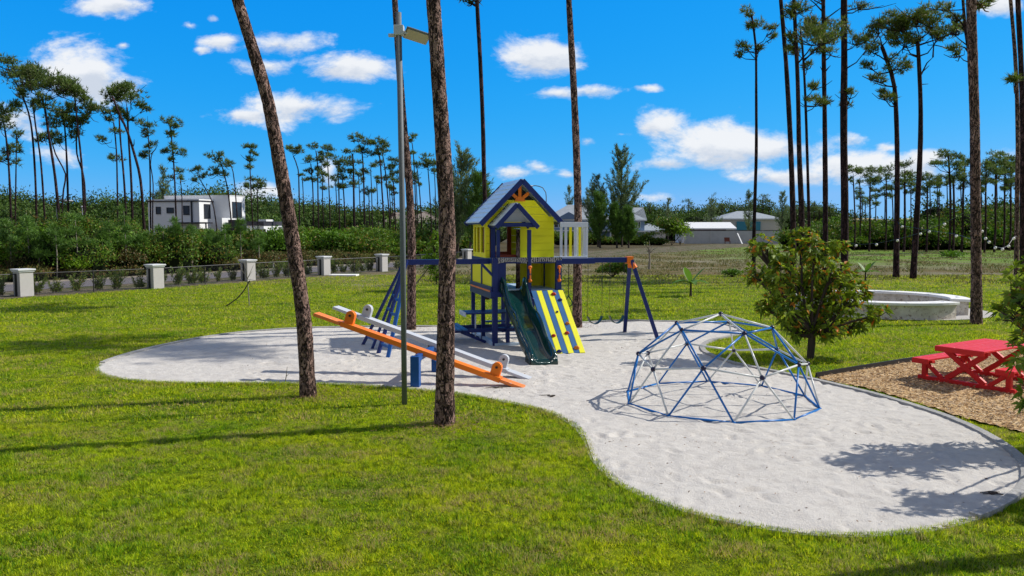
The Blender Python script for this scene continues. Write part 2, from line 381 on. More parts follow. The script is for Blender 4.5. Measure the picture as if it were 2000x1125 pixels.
XX, YY = np.meshgrid(gx, gy); Vg = np.stack([XX, YY, np.zeros_like(XX)], -1).reshape(-1, 3)
ii = (np.arange(len(gy) - 1)[:, None] * nx + np.arange(nx - 1)[None]).ravel()
mb.add(Vg, np.stack([ii, ii + 1, ii + nx + 1, ii + nx], -1))
struct('ground', mb, mat('lawn_and_field', m_ground))

def spline(P, step=.1, closed=True):
    P = np.asarray(P, float); n = len(P); out = []
    for i in range(n if closed else n - 1):
        p = [P[(i + k) % n] if closed else P[min(max(i + k, 0), n - 1)] for k in (-1, 0, 1, 2)]
        m = max(2, int(np.linalg.norm(p[2] - p[1]) / step))
        t = np.arange(m)[:, None] / m
        out.append(.5 * (2 * p[1] + (p[2] - p[0]) * t + (2 * p[0] - 5 * p[1] + 4 * p[2] - p[3]) * t ** 2 + (3 * p[1] - p[0] - 3 * p[2] + p[3]) * t ** 3))
    return np.concatenate(out)
SPX = [(195,724),(206,711),(262,692),(340,673),(430,657),(530,647),(640,642),(800,640),(930,640),(1060,638),(1200,629),(1300,630),(1374,631),
       (1421,638),(1443,645),(1444,652),(1414,661),(1386,667),(1371,676),(1369,684),(1380,694),(1424,711),(1500,727),(1590,746),(1700,773),(1800,803),
       (1880,833),(1940,865),(1982,897),(1997,925),(1992,955),(1950,988),(1880,1017),(1800,1036),(1700,1045),(1600,1045),(1500,1033),(1400,1013),
       (1300,985),(1220,948),(1172,905),(1152,862),(1130,835),(1090,811),(1040,796),(980,784),(900,770),(830,763),(700,753),(600,750),(500,749),(380,749),(280,745),(220,737)]
SAND = spline([G(a, b)[:2] for a, b in SPX], .1)
def inside(P, poly):
    x, y = P[:, 0], P[:, 1]; c = np.zeros(len(P), bool); n = len(poly)
    for i in range(n):
        x1, y1 = poly[i]; x2, y2 = poly[i - 1]
        if y1 == y2: continue
        k = ((y1 > y) != (y2 > y)) & (x < (x2 - x1) * (y - y1) / (y2 - y1) + x1); c ^= k
    return c
def offset(poly, d):
    T = np.roll(poly, -1, 0) - np.roll(poly, 1, 0); T /= np.maximum(1e-9, np.linalg.norm(T, axis=1))[:, None]
    a = .5 * np.sum(poly[:, 0] * np.roll(poly[:, 1], -1) - np.roll(poly[:, 0], -1) * poly[:, 1])
    return poly + np.stack([T[:, 1], -T[:, 0]], -1) * d * (1 if a > 0 else -1)
def vnoise(X, Y, sc, seed):
    r = np.random.RandomState(seed).rand(256, 256); x, y = X / sc + 500.3, Y / sc + 500.7
    i, j = np.floor(x).astype(int), np.floor(y).astype(int); u, v = x - i, y - j; u = u * u * (3 - 2 * u); v = v * v * (3 - 2 * v)
    g = lambda a, b: r[a % 256, b % 256]
    return (g(i, j) * (1 - u) + g(i + 1, j) * u) * (1 - v) + (g(i, j + 1) * (1 - u) + g(i + 1, j + 1) * u) * v
def sheet(name, poly, st, hfun, m, grow=.06, smooth=True):
    big = offset(poly, grow); lo, hi = big.min(0), big.max(0)
    xs, ys = np.arange(lo[0], hi[0] + st, st), np.arange(lo[1], hi[1] + st, st); X, Y = np.meshgrid(xs, ys)
    Z = hfun(X, Y); V = np.stack([X, Y, Z], -1).reshape(-1, 3); n = len(xs)
    i = (np.arange(len(ys) - 1)[:, None] * n + np.arange(n - 1)[None]).ravel()
    ctr = V[i][:, :2] + st / 2; i = i[inside(ctr, big)]
    Q = np.stack([i, i + 1, i + n + 1, i + n], -1); used = np.unique(Q); mp = np.zeros(len(V), int); mp[used] = np.arange(len(used))
    b = MB(); b.add(V[used], mp[Q]); return struct(name, b, m, smooth=smooth)
# footprints and ridges in the sand
fr = np.random.RandomState(3); NFP = 620
fp = np.stack([fr.uniform(-6, 7.5, NFP), fr.uniform(7, 21, NFP), fr.uniform(0, math.pi, NFP), fr.uniform(.5, 1.2, NFP)], -1)
def sand_h(X, Y):
    Z = .030 + .012 * (vnoise(X, Y, .55, 1) - .5) + .014 * (vnoise(X, Y, .19, 2) - .5) + .008 * (vnoise(X, Y, .08, 5) - .5)
    for (a, b, th, k) in fp:
        j0, j1 = np.searchsorted(X[0], [a - .4, a + .4]); i0, i1 = np.searchsorted(Y[:, 0], [b - .4, b + .4])
        if j1 <= j0 or i1 <= i0: continue
        dx, dy = X[i0:i1, j0:j1] - a, Y[i0:i1, j0:j1] - b
        u = (dx * math.cos(th) + dy * math.sin(th)) / .14; v = (-dx * math.sin(th) + dy * math.cos(th)) / .06
        r2 = u * u + v * v; Z[i0:i1, j0:j1] += k * (.010 * np.exp(-(np.sqrt(r2) - 1.6) ** 2 * 3) - .024 * np.exp(-r2))
    return np.maximum(Z, .006)
def m_sand(t):
    pos = t.n('ShaderNodeNewGeometry').outputs['Position']
    a, b, c3 = t.noise(pos, .5, 4), t.noise(pos, 6, 6, .7), t.noise(pos, 60, 4, .7)
    c = t.mix(a, (.55, .52, .475), (.665, .635, .585)); c = t.mix(t.sm(b, .3, .6), t.mix(1, c, (.86, .85, .85), 'MULTIPLY'), c)
    c = t.mix(t.sm(t.noise(t.v('MULTIPLY', pos, (.7, 1.6, 1)), 13, 6, .78), .63, .69, 0, .7), c, (.20, .16, .12))
    c = t.mix(t.sm(t.noise(t.v('MULTIPLY', pos, (.5, 1.3, 1)), 34, 4, .8), .64, .70, 0, .6), c, (.22, .18, .15))
    return bsdf(t, c, .95, .1, bump(t, t.m('ADD', b, t.m('MULTIPLY', c3, .4)), .03))
sheet('sand_pit', SAND, .045, sand_h, mat('pale_sand', m_sand))

# stone border round the sand (short blocks laid end to end)
mb = MB(); ring = spline([G(a, b)[:2] for a, b in SPX], .02); inn, out = offset(ring, -.02), offset(ring, .10)
seg = np.linalg.norm(np.roll(ring, -1, 0) - ring, axis=1).cumsum(); i0 = 0; nB = int(seg[-1] / .40); ends = np.searchsorted(seg, np.arange(1, nB + 1) * seg[-1] / nB)
for e in ends:
    e = min(int(e), len(ring) - 1); a, b = i0, e; h = .062 + rnd.uniform(-.002, .002)
    if ring[a][1] < 12 and ring[a][0] < 4.8 or (ring[a][0] < 1.5 and ring[a][1] < 17): h = .028 + rnd.uniform(-.002, .002)
    q4 = [inn[a], out[a], out[b], inn[b]]
    V = [(*p, -.06) for p in q4] + [(*p, h) for p in q4]
    mb.add(V, np.array([(0, 1, 2, 3), (7, 6, 5, 4), (0, 4, 5, 1), (1, 5, 6, 2), (2, 6, 7, 3), (3, 7, 4, 0)])); i0 = e
kb = struct('kerb', mb, M['kerb'])

# wood-chip bed
MPX = [(1596,737),(1680,723),(1778,707),(1900,688),(2080,668),(2400,700),(2500,900),(2150,905),(2000,848),(1920,829),(1860,812),(1800,791),(1700,762)]
MULCH = spline([G(a, b)[:2] for a, b in MPX], .1)
def m_mulch(t):
    pos = t.n('ShaderNodeNewGeometry').outputs['Position']
    v = t.n('ShaderNodeTexVoronoi', {'Vector': t.v('ADD', t.v('MULTIPLY', pos, (1, .6, 1)), t.v('MULTIPLY', t.n('ShaderNodeTexNoise', {'Vector': pos, 'Scale': 12.0}).outputs[1], (.08, .08, 0))), 'Scale': 32.0})
    sc = t.n('ShaderNodeSeparateColor', {0: v.outputs['Color']}).outputs[0]
    c = t.ramp(sc, [(0, (.14, .07, .03)), (.3, (.40, .24, .10)), (.65, (.60, .40, .19)), (1, (.80, .62, .38))])
    c = t.mix(t.sm(t.noise(pos, 1.2, 5, .7), .4, .7, 0, .5), c, t.mix(1, c, (.7, .6, .55), 'MULTIPLY'))
    return bsdf(t, c, .9, .15, bump(t, t.m('ADD', sc, t.noise(pos, 30, 3)), .03))
sheet('mulch_bed', MULCH, .07, lambda X, Y: .026 + .022 * (vnoise(X, Y, .12, 7) - .5) + .015 * (vnoise(X, Y, .5, 8) - .5), mat('wood_chips', m_mulch), 0)
n = 26000; P = np.stack([rs.uniform(6, 13, n), rs.uniform(9.5, 19, n)], -1); P = P[inside(P, MULCH)]; n = len(P)
D = rs.randn(n, 3); D[:, 2] *= .25; N = rs.randn(n, 3) * .4 + (0, 0, 1)
mb = MB(); mb.leaf(np.c_[P, np.full(n, .035) + rs.rand(n) * .015], D, N, rs.uniform(.03, .08, n), rs.uniform(.012, .025, n))
M['chip'] = leafmat('loose_wood_chips', (.16, .085, .04), (.66, .50, .32), (.10, .05, .03), .2, 0, .8)
struct('wood_chips', mb, M['chip'], 'stuff', label='loose tan wood chips spread under the red picnic tables', cat='wood chips')
# black edging board behind the chips
bl = spline([G(a, b)[:2] for a, b in [(1594,739),(1680,724),(1778,708),(1850,697),(1960,682),(2080,666)]], .3, False)
mb = MB()
for a, b in zip(bl[:-1], bl[1:]): mb.bar((*a, .05), (*b, .05), .035, .13)
o = part('edging_board', mb, M['black'], None, loc=(*bl[0], 0)); props(o, 'black edging board between the lawn and the wood chips', 'edging')

# grass blades
def blades(n, y0, y1, h, w, seed, lat=1.42):
    r = np.random.RandomState(seed)
    Y = np.sqrt(r.uniform((y0) ** 2, (y1) ** 2, n)); X = r.uniform(-1, 1, n) * (Y / F * 1000 + .6) 
    P = np.stack([X, Y], -1); s = (P - P1) @ FN
    keep = (~inside(P, offset(SAND, .03))) & (~inside(P, MULCH)) & (s < -1.0) & (((P[:, 0] - 13.6) / 3.55) ** 2 + ((P[:, 1] - 28.5) / 3.1) ** 2 > 1)
    P = P[keep]; n = len(P); cl = vnoise(P[:, 0], P[:, 1], .45, 21) * .5 + vnoise(P[:, 0], P[:, 1], .13, 22) * .9 - .1
    H = h * np.clip(-.15 + 1.9 * cl, .12, 1.5) * r.uniform(.6, 1.25, n)
    near = ~inside(P, offset(SAND, .22)); H = np.where(near, H, H * 1.1)
    th = r.uniform(0, 2 * math.pi, n); ln = r.uniform(.15, 1.5, n)
    D = np.stack([np.cos(th) * ln, np.sin(th) * ln, np.ones(n)], -1); D /= np.linalg.norm(D, axis=1)[:, None]
    ph = r.uniform(0, math.pi, n); S = np.stack([np.cos(ph), np.sin(ph), np.zeros(n)], -1) * (w * r.uniform(.7, 1.3, n))[:, None]
    C = np.c_[P, np.zeros(n)]; V = np.stack([C - S, C + S, C + D * H[:, None]], 1).reshape(-1, 3)
    return V, n
def m_grass(t):
    g = t.n('ShaderNodeNewGeometry'); r = g.outputs['Random Per Island']; flat = t.v('MULTIPLY', g.outputs['Position'], (1, 1, 0))
    mid, fin = t.noise(flat, .8, 5, .6), t.noise(flat, 2.6, 4, .6)
    c = t.mix(t.sm(t.m('ADD', t.m('MULTIPLY', mid, .8), t.m('MULTIPLY', r, .5)), .35, .85), (.14, .34, .004), (.64, .70, .009))
    c = t.mix(t.sm(t.noise(flat, 10, 4, .7), .48, .58, 0, .85), c, t.mix(1, c, (.25, .32, .25), 'MULTIPLY'))
    c = t.mix(t.sm(t.m('FRACT', t.m('MULTIPLY', r, 37.1)), .80, .90), c, t.mix(1, c, (1.5, 1.35, 2.5), 'MULTIPLY'))
    k = t.m('MULTIPLY', t.sm(t.m('ADD', t.m('MULTIPLY', fin, .6), t.m('MULTIPLY', t.noise(flat, 1.1, 4, .6), .5)), .50, .66, .05, .90), t.sm(t.m('FRACT', t.m('MULTIPLY', r, 13.7)), .42, .5))
    c = t.mix(k, c, (.55, .42, .17))
    c = t.mix(t.sm(t.noise(flat, .33, 3), .45, .65, 0, .5), c, t.mix(1, c, (.72, .92, .8), 'MULTIPLY'))
    tr = t.n('ShaderNodeBsdfTranslucent', {'Color': c}).outputs[0]
    return t.n('ShaderNodeMixShader', {0: .5, 1: bsdf(t, c, .55, .25), 2: tr}).outputs[0]
GM = mat('grass_blades', m_grass)
mb = MB()
for a in ((520000, 5.2, 12, .046, .0050, 1), (380000, 12, 24, .052, .0085, 2), (220000, 24, 50, .068, .016, 3)):
    V, n = blades(*a); mb.add(V, np.arange(3 * n).reshape(n, 3))
# longer fringe leaning over the low border on the near side
r = np.random.RandomState(77); kk = r.randint(0, len(ring), 60000); P = ring[kk]; O = offset(ring, 1.0)[kk] - P; P = P + O * r.uniform(.015, .20, (len(kk), 1))
sel = ((P[:, 1] < 12) & (P[:, 0] < 4.6)) | ((P[:, 0] < 1.6) & (P[:, 1] < 17) & (O[:, 1] < .2)); P, O = P[sel], O[sel]; n = len(P)
D = np.c_[-O * r.uniform(-.6, 1.0, (n, 1)) + r.randn(n, 2) * .35, np.ones(n)]; H = r.uniform(.04, .085, n); ph = r.uniform(0, math.pi, n); S = np.stack([np.cos(ph), np.sin(ph), np.zeros(n)], -1) * .0055
C = np.c_[P, np.full(n, .0)]; mb.add(np.stack([C - S, C + S, C + D / np.linalg.norm(D, axis=1)[:, None] * H[:, None]], 1).reshape(-1, 3), np.arange(3 * n).reshape(n, 3))
struct('grass', mb, GM, 'stuff', label='short green lawn grass with straw coloured patches', cat='grass')
# fallen needles and bark crumbs round the trunks and over the sand
r = np.random.RandomState(5); Q_ = []
for (px, py), k, sp in (((868,830),900,.45),((602,775),700,.40),((803,644),300,.5),((1127,640),400,.5),((1580,702),500,.8),((1907,632),300,.6)):
    c = G(px, py)[:2]; Q_.append(c + r.randn(k, 2) * sp)
P = np.stack([r.uniform(-6.5, 7.5, 2600), r.uniform(7, 22, 2600)], -1); P = P[inside(P, offset(SAND, -.15))]; P = P[vnoise(P[:, 0], P[:, 1], .9, 44) + .4 * r.rand(len(P)) > .72]; Q_.append(P)
P = np.concatenate(Q_); n = len(P); D = r.randn(n, 3); D[:, 2] *= .15; mb = MB(); ins = inside(P, SAND)
mb.leaf(np.c_[P, np.where(ins, .042, .048) + r.rand(n) * .012], D, r.randn(n, 3) * .3 + (0, 0, 1), np.where(ins, r.uniform(.02, .06, n), r.uniform(.05, .13, n)), np.where(ins, r.uniform(.008, .02, n), .007))
struct('pine_litter', mb, leafmat('fallen_needles', (.10, .055, .03), (.34, .20, .10), (.05, .03, .02), .25, 0, .9), 'stuff', label='brown fallen needles and bark crumbs under the pines and on the sand', cat='litter')
# weeds and dry tufts across the open field
r = np.random.RandomState(9); n = 60000; Y = r.uniform(42, 118, n) ; X = r.uniform(-.12, .68, n) * Y; P = np.stack([X, Y], -1)
s = (P - P1) @ FN; P = P[(s < -1) & (vnoise(X, Y, 2.5, 31) + .5 * vnoise(X, Y, .8, 32) > .72)]; n = len(P); D = r.randn(n, 3) * .6; D[:, 2] = 1
mb = MB(); mb.spike(np.c_[P, np.zeros(n)], D, r.uniform(.08, .28, n), .05)
struct('field_weeds', mb, leafmat('field_weed_leaves', (.06, .075, .02), (.17, .19, .04), (.28, .2, .1), .3, .3), 'stuff', label='dry weeds and tufts over the open field', cat='weeds')

# road beyond the fence, shoulder and utility slab
def m_road(t):
    pos = t.n('ShaderNodeNewGeometry').outputs['Position']; c = t.mix(t.noise(pos, .5, 4), (.135, .125, .135), (.20, .185, .195))
    return bsdf(t, t.mix(t.noise(pos, 25, 3), t.mix(1, c, (.8, .8, .8), 'MULTIPLY'), c), .9, .2)
def strip(name, s0, s1, z, m, t0=-60, t1=150):
    p = lambda s, tt: (*(P1 + FD * tt + FN * s), z); mb = MB(); N = 20
    for i in range(N):
        a, b = t0 + (t1 - t0) * i / N, t0 + (t1 - t0) * (i + 1) / N
        mb.add([p(s0, a), p(s0, b), p(s1, b), p(s1, a)], np.array([(0, 1, 2, 3)]))
    return struct(name, mb, m)
strip('road', 3.2, 8.0, .012, mat('asphalt', m_road), -60, 56)
strip('road_shoulder', 8.0, 9.6, .008, plain('pale_gravel', (.27, .235, .19), .95, var=.45, sc=1.5), -60, 56)
mb = MB(); c = G(672, 539); mb.fr = ((c[0], c[1], 0), (1, 0, 0), (0, 1, 0)); mb.box(-.85, .85, -.5, .5, -.05, .10)
o = part('concrete_slab', mb, M['capstone'], None, loc=c, bev=.02); props(o, 'flat white concrete slab on the lawn beside the fence', 'slab')

# ------------------------------------------------------------------ playset
A0 = G(965, 677); rot = R(15); UX = np.array([math.cos(rot), math.sin(rot), 0]); VY = np.array([-math.sin(rot), math.cos(rot), 0])
A0 = np.array([A0[0], A0[1], 0.0]); FR = (A0, UX, VY)
def PL(u, v, z): return A0 + UX * u + VY * v + np.array([0, 0, z])
def LB(): return MB(FR)
def inv(p): d = np.array(p, float) - A0; return np.array([d @ UX, d @ VY, p[2]])
ps = thing('playset', 'tall yellow and navy playhouse tower with green slide, climbing wall and swing beam', 'playset', A0)
def pb(name, mb, m, bev=.006, smooth=False, parent=ps, label=None): return part(name, mb, M[m], parent, smooth, bev=bev, label=label)
WT, DK, FL = 1.70, 1.42, 2.22
# posts
def post(u, v, z0, z1, w=.10, d=.10, m='navy'):
    b = LB(); b.box(u - w / 2, u + w / 2, v - d / 2, v + d / 2, z0, z1); return pb('post', b, m)
post(.02, 0, 0, FL + .02, .13, .13); post(.20, .01, DK - .1, FL - .02, .22, .06)
post(.92, 0.0, DK - .16, 2.95, .09, .09); post(1.70, 0, 0.0, FL - .05, .15, .11)
post(.14, 0.12, FL, 2.95, .08, .08)
for (u, v) in ((-.02, 1.15), (-.02, 2.4), (1.72, 1.15), (1.72, 2.4), (.85, 2.4)): post(u, v, 0, FL - .1)
post(.45, .35, 0, DK - .16, .09, .09)
# brown bark-faced posts inside
def pbark(u, v, z0, z1):
    b = LB(); b.tube([(u, v, z0), (u, v, (z0 + z1) / 2), (u, v, z1)], .055, 8, jit=.12); part('bark_post', b, M['bark'], ps, True)
pbark(.02, .95, DK, 3.0); pbark(.80, .62, DK, 2.95)
# base sills
for nm, a in (('sill', (-.06, .06, -.02, 2.4, .0, .12)), ('sill', (.0, 1.75, -.10, -.02, .0, .09)), ('sill', (.1, 1.75, 2.36, 2.46, .0, .12))):
    b = LB(); b.box(*a); pb(nm, b, 'paleblue')
# deck and its beams
b = LB()
for k in range(16): b.box(-.06, 1.80, .02 + k * .152, .02 + k * .152 + .14, DK - .03, DK)
pb('deck', b, 'paleblue', .004)
b = LB(); b.box(-.10, 1.80, -.09, -.045, DK - .16, DK - .02); b.box(-.10, -.055, -.05, 2.45, DK - .20, DK + .10); b.box(1.79, 1.84, -.05, 2.45, DK - .16, DK); b.box(-.06, 1.80, 2.45, 2.50, DK - .16, DK)
pb('deck_beam', b, 'navy')
b = LB(); b.box(-.118, -.102, .0, 2.3, DK - .03, DK + .01); pb('trim_strip', b, 'orange_worn', 0)
# upper floor and its camouflage strip
b = LB()
for k in range(14): b.box(-.02, 1.80, .12 + k * .165, .12 + k * .165 + .155, FL - .06, FL - .03)
b.box(-.02, 1.80, 2.37, 2.42, FL - .2, FL - .03)
pb('upper_floor', b, 'paleblue', 0)
b = LB(); b.box(-.06, 1.78, -.02, .05, FL - .12, FL + .03); b.box(-.06, .0, .05, 2.4, FL - .10, FL); b.box(1.72, 2.72, .02, .10, FL - .15, FL - .01); b.box(2.66, 2.74, .1, 1.1, FL - .14, FL - .02)
b.bar((-.03, .0, FL - .42), (-.32, .0, FL - .12), .06, .09, (0, 1, 0)); pb('floor_beam', b, 'navy')
def m_camo(t):
    o = oc(t); n = t.n('ShaderNodeTexWave', {'Vector': t.v('MULTIPLY', o, (1, 1, 2)), 'Scale': 6.0, 'Distortion': 7.0, 'Detail': 3.0, 'Detail Scale': 2.0}).outputs[1]
    return bsdf(t, t.ramp(n, [(.0, (.01, .012, .016)), (.42, (.03, .03, .03)), (.52, (.30, .27, .23)), (.75, (.72, .70, .68)), (1, (.2, .2, .2))]), .9, .1)
M['camo'] = mat('camouflage_net', m_camo)
b = LB(); N = 34
for k in range(N):
    u0, u1 = -.05 + 1.83 * k / N, -.05 + 1.83 * (k + 1) / N
    dr = lambda u: .055 * abs(math.sin(u * 3.6)) 
    b.faces([(u0, -.035, FL + .03), (u1, -.035, FL + .03), (u1, -.04, FL - .13 + dr(u1)), (u0, -.04, FL - .13 + dr(u0)),
             (u0, -.025, FL + .03), (u1, -.025, FL + .03), (u1, -.025, FL - .13 + dr(u1)), (u0, -.025, FL - .13 + dr(u0))], [(3, 2, 1, 0), (4, 5, 6, 7), (3, 7, 6, 2)])
part('camouflage_trim', b, M['camo'], ps)
# lower side panels
b = LB(); b.box(-.045, -.02, 1.2, 2.35, DK + .10, FL - .12); b.box(-.045, -.02, .1, 1.2, DK + .10, FL - .12); pb('side_panel', b, 'yellow', 0)
b = LB(); b.box(1.0, 1.72, 1.45, 1.475, DK, FL - .06); pb('back_panel', b, 'yellow', 0)
b = LB(); b.box(1.69, 1.715, .1, 1.45, DK, FL - .06); pb('side_panel', b, 'yellow', 0)
b = LB(); b.box(.16, .42, 1.6, 1.62, DK, FL - .06); pb('back_panel', b, 'yellow', 0)
# cabin
U0, U1, V0, V1 = -.05, 1.81, .70, 2.20; EV, AP, UM = 3.10, 4.20, .86
sl_ = (AP - EV) / (UM - (-.2))
rz_ = lambda u: AP - .06 - abs(u - UM) * sl_
b = LB()
def wall_boards(b, u0, u1, z0, z1, v, th, clip=True, hole=None):
    bh = .19; z = z0
    while z < z1 - 1e-3:
        zt = min(z + bh - .006, z1)
        xs = [(u0, u1)]
        if hole and z < hole[3] and zt > hole[2] + .02: xs = [(u0, hole[0]), (hole[1], u1)]
        for a, c in xs:
            if c - a < .02: continue
            at, ct, ab, cb = a, c, a, c
            if clip:
                lim = lambda zz: (AP - .06 - zz) / sl_
                ab, cb = max(a, UM - lim(z)), min(c, UM + lim(z)); at, ct = max(a, UM - lim(zt)), min(c, UM + lim(zt))
            if cb - ab < .03: continue
            b.prism((0, v, 0), (1, 0, 0), (0, 0, 1), (0, 1, 0), [(ab, z), (cb, z), (max(ct, at + .01), zt), (at, zt)], th)
        z += bh
wall_boards(b, U0, U1, FL, 3.72, V0, .025, True, (.06, .88, FL + .0, 3.04))
pb('front_wall', b, 'yellow', .002)
b = LB(); b.box(U0 + .01, U1 - .01, V0 + .026, V0 + .03, 3.05, 3.3); b.box(.89, U1 - .01, V0 + .026, V0 + .03, FL, 3.1); pb('wall_lining', b, 'yellow', 0)
b = LB(); b.prism((0, V0 + .12, 0), (1, 0, 0), (0, 0, 1), (0, 1, 0), [(UM - .46, 3.70), (UM + .46, 3.70), (UM, 4.12)], .02); pb('gable_recess', b, 'black', 0)
g = LB()  # sunburst
for ang in (-48, 0, 48):
    a = R(ang); g.bar((UM + .05 * math.sin(a), V0 - .03, 3.71 + .05 * math.cos(a)), (UM + .33 * math.sin(a), V0 - .03, 3.71 + (.30 if ang else .38) * math.cos(a)), .022, .085, (math.cos(a), 0, -math.sin(a)))
g.prism((0, V0 - .055, 0), (1, 0, 0), (0, 0, 1), (0, 1, 0), [(UM - .15, 3.69), (UM + .15, 3.69), (UM + .11, 3.76), (UM + .0, 3.83), (UM - .11, 3.76)], .03)
pb('sunburst', g, 'orange', .004)
# left wall: yellow frame with openings and redbrown slats
b = LB(); b.box(U0, U0 + .03, V0 + .03, V1, FL, FL + .13); b.box(U0, U0 + .03, V0 + .03, V1, 3.02, 3.16)
for v in (V0 + .03, 1.28, 1.72, V1 - .12): b.box(U0 - .004, U0 + .034, v, v + .12, FL, 3.16)
pb('side_wall', b, 'yellow', .003)
for v in (.98, 1.10, 1.50, 1.62, 1.98): b = LB(); b.box(U0 + .04, U0 + .06, v - .045, v + .045, FL, 3.1); pb('side_slat', b, 'redbrown', 0)
b = LB(); b.box(U1 - .03, U1, V0 + .03, V1, FL, 3.16); pb('side_wall', b, 'yellow', .003)
b = LB(); wall_boards(b, U0, .36, FL, 3.2, V1 - .03, .03, False); wall_boards(b, 1.02, U1, FL, 3.2, V1 - .03, .03, False); b.box(.36, 1.02, V1 - .03, V1, 3.04, 3.2); wall_boards(b, U0, U1, 3.21, 3.95, V1 - .03, .03, True)
pb('back_wall', b, 'yellow', 0)
f = LB(); f.box(.30, .42, V1 - .07, V1 - .032, FL, 3.1); f.box(.90, 1.02, V1 - .07, V1 - .032, FL, 3.1); f.box(.30, 1.02, V1 - .085, V1 - .07, FL + .02, FL + .12)
pb('window_frame', f, 'redbrown', .004); f = LB(); f.box(.06, .92, V0 + .06, V0 + .09, FL + .01, FL + .08); pb('threshold', f, 'redbrown', .004)
# big roof
VF, VB = .42, 2.32
def roof(parts, um, ap, half, rise, vf, vb, rows, bw, mname='roof_paint', trim='navy', nm='roof'):
    n = math.hypot(half, rise); r = None
    for s in (-1, 1):
        b = LB()
        for k in range(rows):
            a0, a1 = k / rows, (k + 1) / rows + .02; off = .012
            p = lambda a, v, e: (um + s * half * a, v, ap - rise * a + e)
            t0, t1 = .012, .035
            V = [p(a0, vf, t0), p(a1, vf, t1), p(a1, vb, t1), p(a0, vb, t0), p(a0, vf, -.012), p(a1, vf, -.0), p(a1, vb, -.0), p(a0, vb, -.012)]
            b.add(V, np.array([(0, 1, 2, 3), (7, 6, 5, 4), (0, 4, 5, 1), (1, 5, 6, 2), (2, 6, 7, 3), (3, 7, 4, 0)]))
        rr = pb(nm, b, mname, 0)
        t = LB(); t.bar((um - s * .0, vf - .02, ap - .035), (um + s * (half + .03), vf - .02, ap - rise - .035 - .03), .04, bw, (0, 0, 1))
        t.bar((um - s * .0, vb + .02, ap - .035), (um + s * (half + .03), vb + .02, ap - rise - .035 - .03), .04, bw, (0, 0, 1))
        t.bar((um + s * (half - .02), vf + .02, ap - rise - .03), (um + s * (half - .02), vb, ap - rise - .03), .03, .06)
        pb('barge_board', t, trim, .004, parent=rr)
roof(ps, UM, AP + .05, 1.08, 1.10, VF, VB, 9, .13)
# porch
PM, PA, PH, PR = .58, 3.62, .52, .55
roof(ps, PM, PA, PH, PR, -.10, V0 - .01, 5, .11, nm='porch_roof')
b = LB(); b.prism((0, .06, 0), (1, 0, 0), (0, 0, 1), (0, 1, 0), [(PM - .33, 3.15), (PM + .33, 3.15), (PM, 3.52)], .02); pb('porch_gable', b, 'white_worn', 0)
b = LB(); b.box(PM - .46, PM + .46, -.08, -.02, 3.03, 3.13); b.box(PM - .46, PM - .40, -.02, V0 - .03, 3.03, 3.1); b.box(PM + .36, PM + .42, -.02, V0 - .03, 3.03, 3.1); pb('porch_beam', b, 'navy')
b = LB(); b.box(.08, .20, .64, .70, FL, 3.03); pb('post', b, 'navy'); b = LB(); b.box(.50, .60, .645, .70, FL, FL + .02); 
# balcony
BU, BV = 2.50, .12
for (a, c, d, e) in ((1.80, BU + .05, BV, BV + .06), (BU, BU + .06, BV + .06, 1.05)):
    for z0, z1 in ((3.02, 3.15), (FL - .02, FL + .04)): b = LB(); b.box(a, c, d, e, z0, z1); pb('balcony_rail', b, 'white')
us = np.linspace(1.84, BU - .02, 6)
for i, u in enumerate(us):
    b = LB(); b.box(u - .035, u + .035, BV + .062, BV + .085, FL + .04, 3.03); pb('balcony_slat', b, 'yellow' if i in (2, 4) else 'white', .002)
for v in (.3, .5, .7, .9): 
    b = LB(); b.box(BU - .03, BU - .003, v - .04, v + .04, FL + .03, 3.03); pb('balcony_slat', b, 'white', .002)
for v in (.20, 1.05):
    b = LB(); b.box(BU + .0, BU + .07, v - .03, v + .04, FL - .05, 3.03); pb('balcony_post', b, 'white')
b = LB(); b.box(1.80, BU + .02, .14, 1.1, FL - .03, FL); pb('balcony_floor', b, 'paleblue', 0)
# grab handles
for u in (.92, 1.70):
    h = LB(); y = -.085; pts = [(u, -.05, 1.66)] + [(u + .0, y - .03 * math.sin(math.pi * k / 8), 1.66 + .34 * k / 8) for k in range(9)] + [(u, -.05, 2.0)]
    h.tube(pts, .020, 8); 
    for z in (1.66, 2.0): h.box(u - .035, u + .035, y + .0, y + .032, z - .04, z + .04); h.ball((u + .02, y - .005, z), (.035, .02, .035))
    pb('grab_handle', h, 'orange', 0, True)
# slide
S0, S1 = np.array([.50, -.03]), np.array([.38, -3.02]); n = 44; ns = 26
b = LB(); V = []
def sz(s):
    return (DK + .01) * (1 - s) ** 1.0 * (1.0) + .045 * math.sin(s * 2 * math.pi * 2.0) * min(1, s * 5) * (1 - s) + (.12 * (s ** 2.5))
prof = []
for k in range(ns):
    a = -1 + 2 * k / (ns - 1); x = a * .30; ax = abs(a)
    z = 0.0 if ax < .45 else .20 * (1 - math.cos(min(1, (ax - .45) / .38) * math.pi)) / 2
    if ax > .86: z = .205 - .06 * ((ax - .86) / .14) ** 2
    prof.append((x, z))
for i in range(n):
    s = i / (n - 1); c = S0 + (S1 - S0) * s; wv = 1 + .05 * math.sin(s * 13); rim = 1.05 + .45 * math.sin(s * 13 + 1.2) * (1 - s * .7)
    if s > .86: rim *= max(.35, 1 - (s - .86) * 4.0)
    z = max(sz(s), .10); tp = 1 if s > .03 else 1.15
    for (x, h) in prof: V.append((c[0] + x * wv * tp, c[1], z + h * rim * (1.15 if s < .06 else 1)))
Q = np.array([(i * ns + j, i * ns + j + 1, (i + 1) * ns + j + 1, (i + 1) * ns + j) for i in range(n - 1) for j in range(ns - 1)])
b.add(V, Q[:, ::-1])
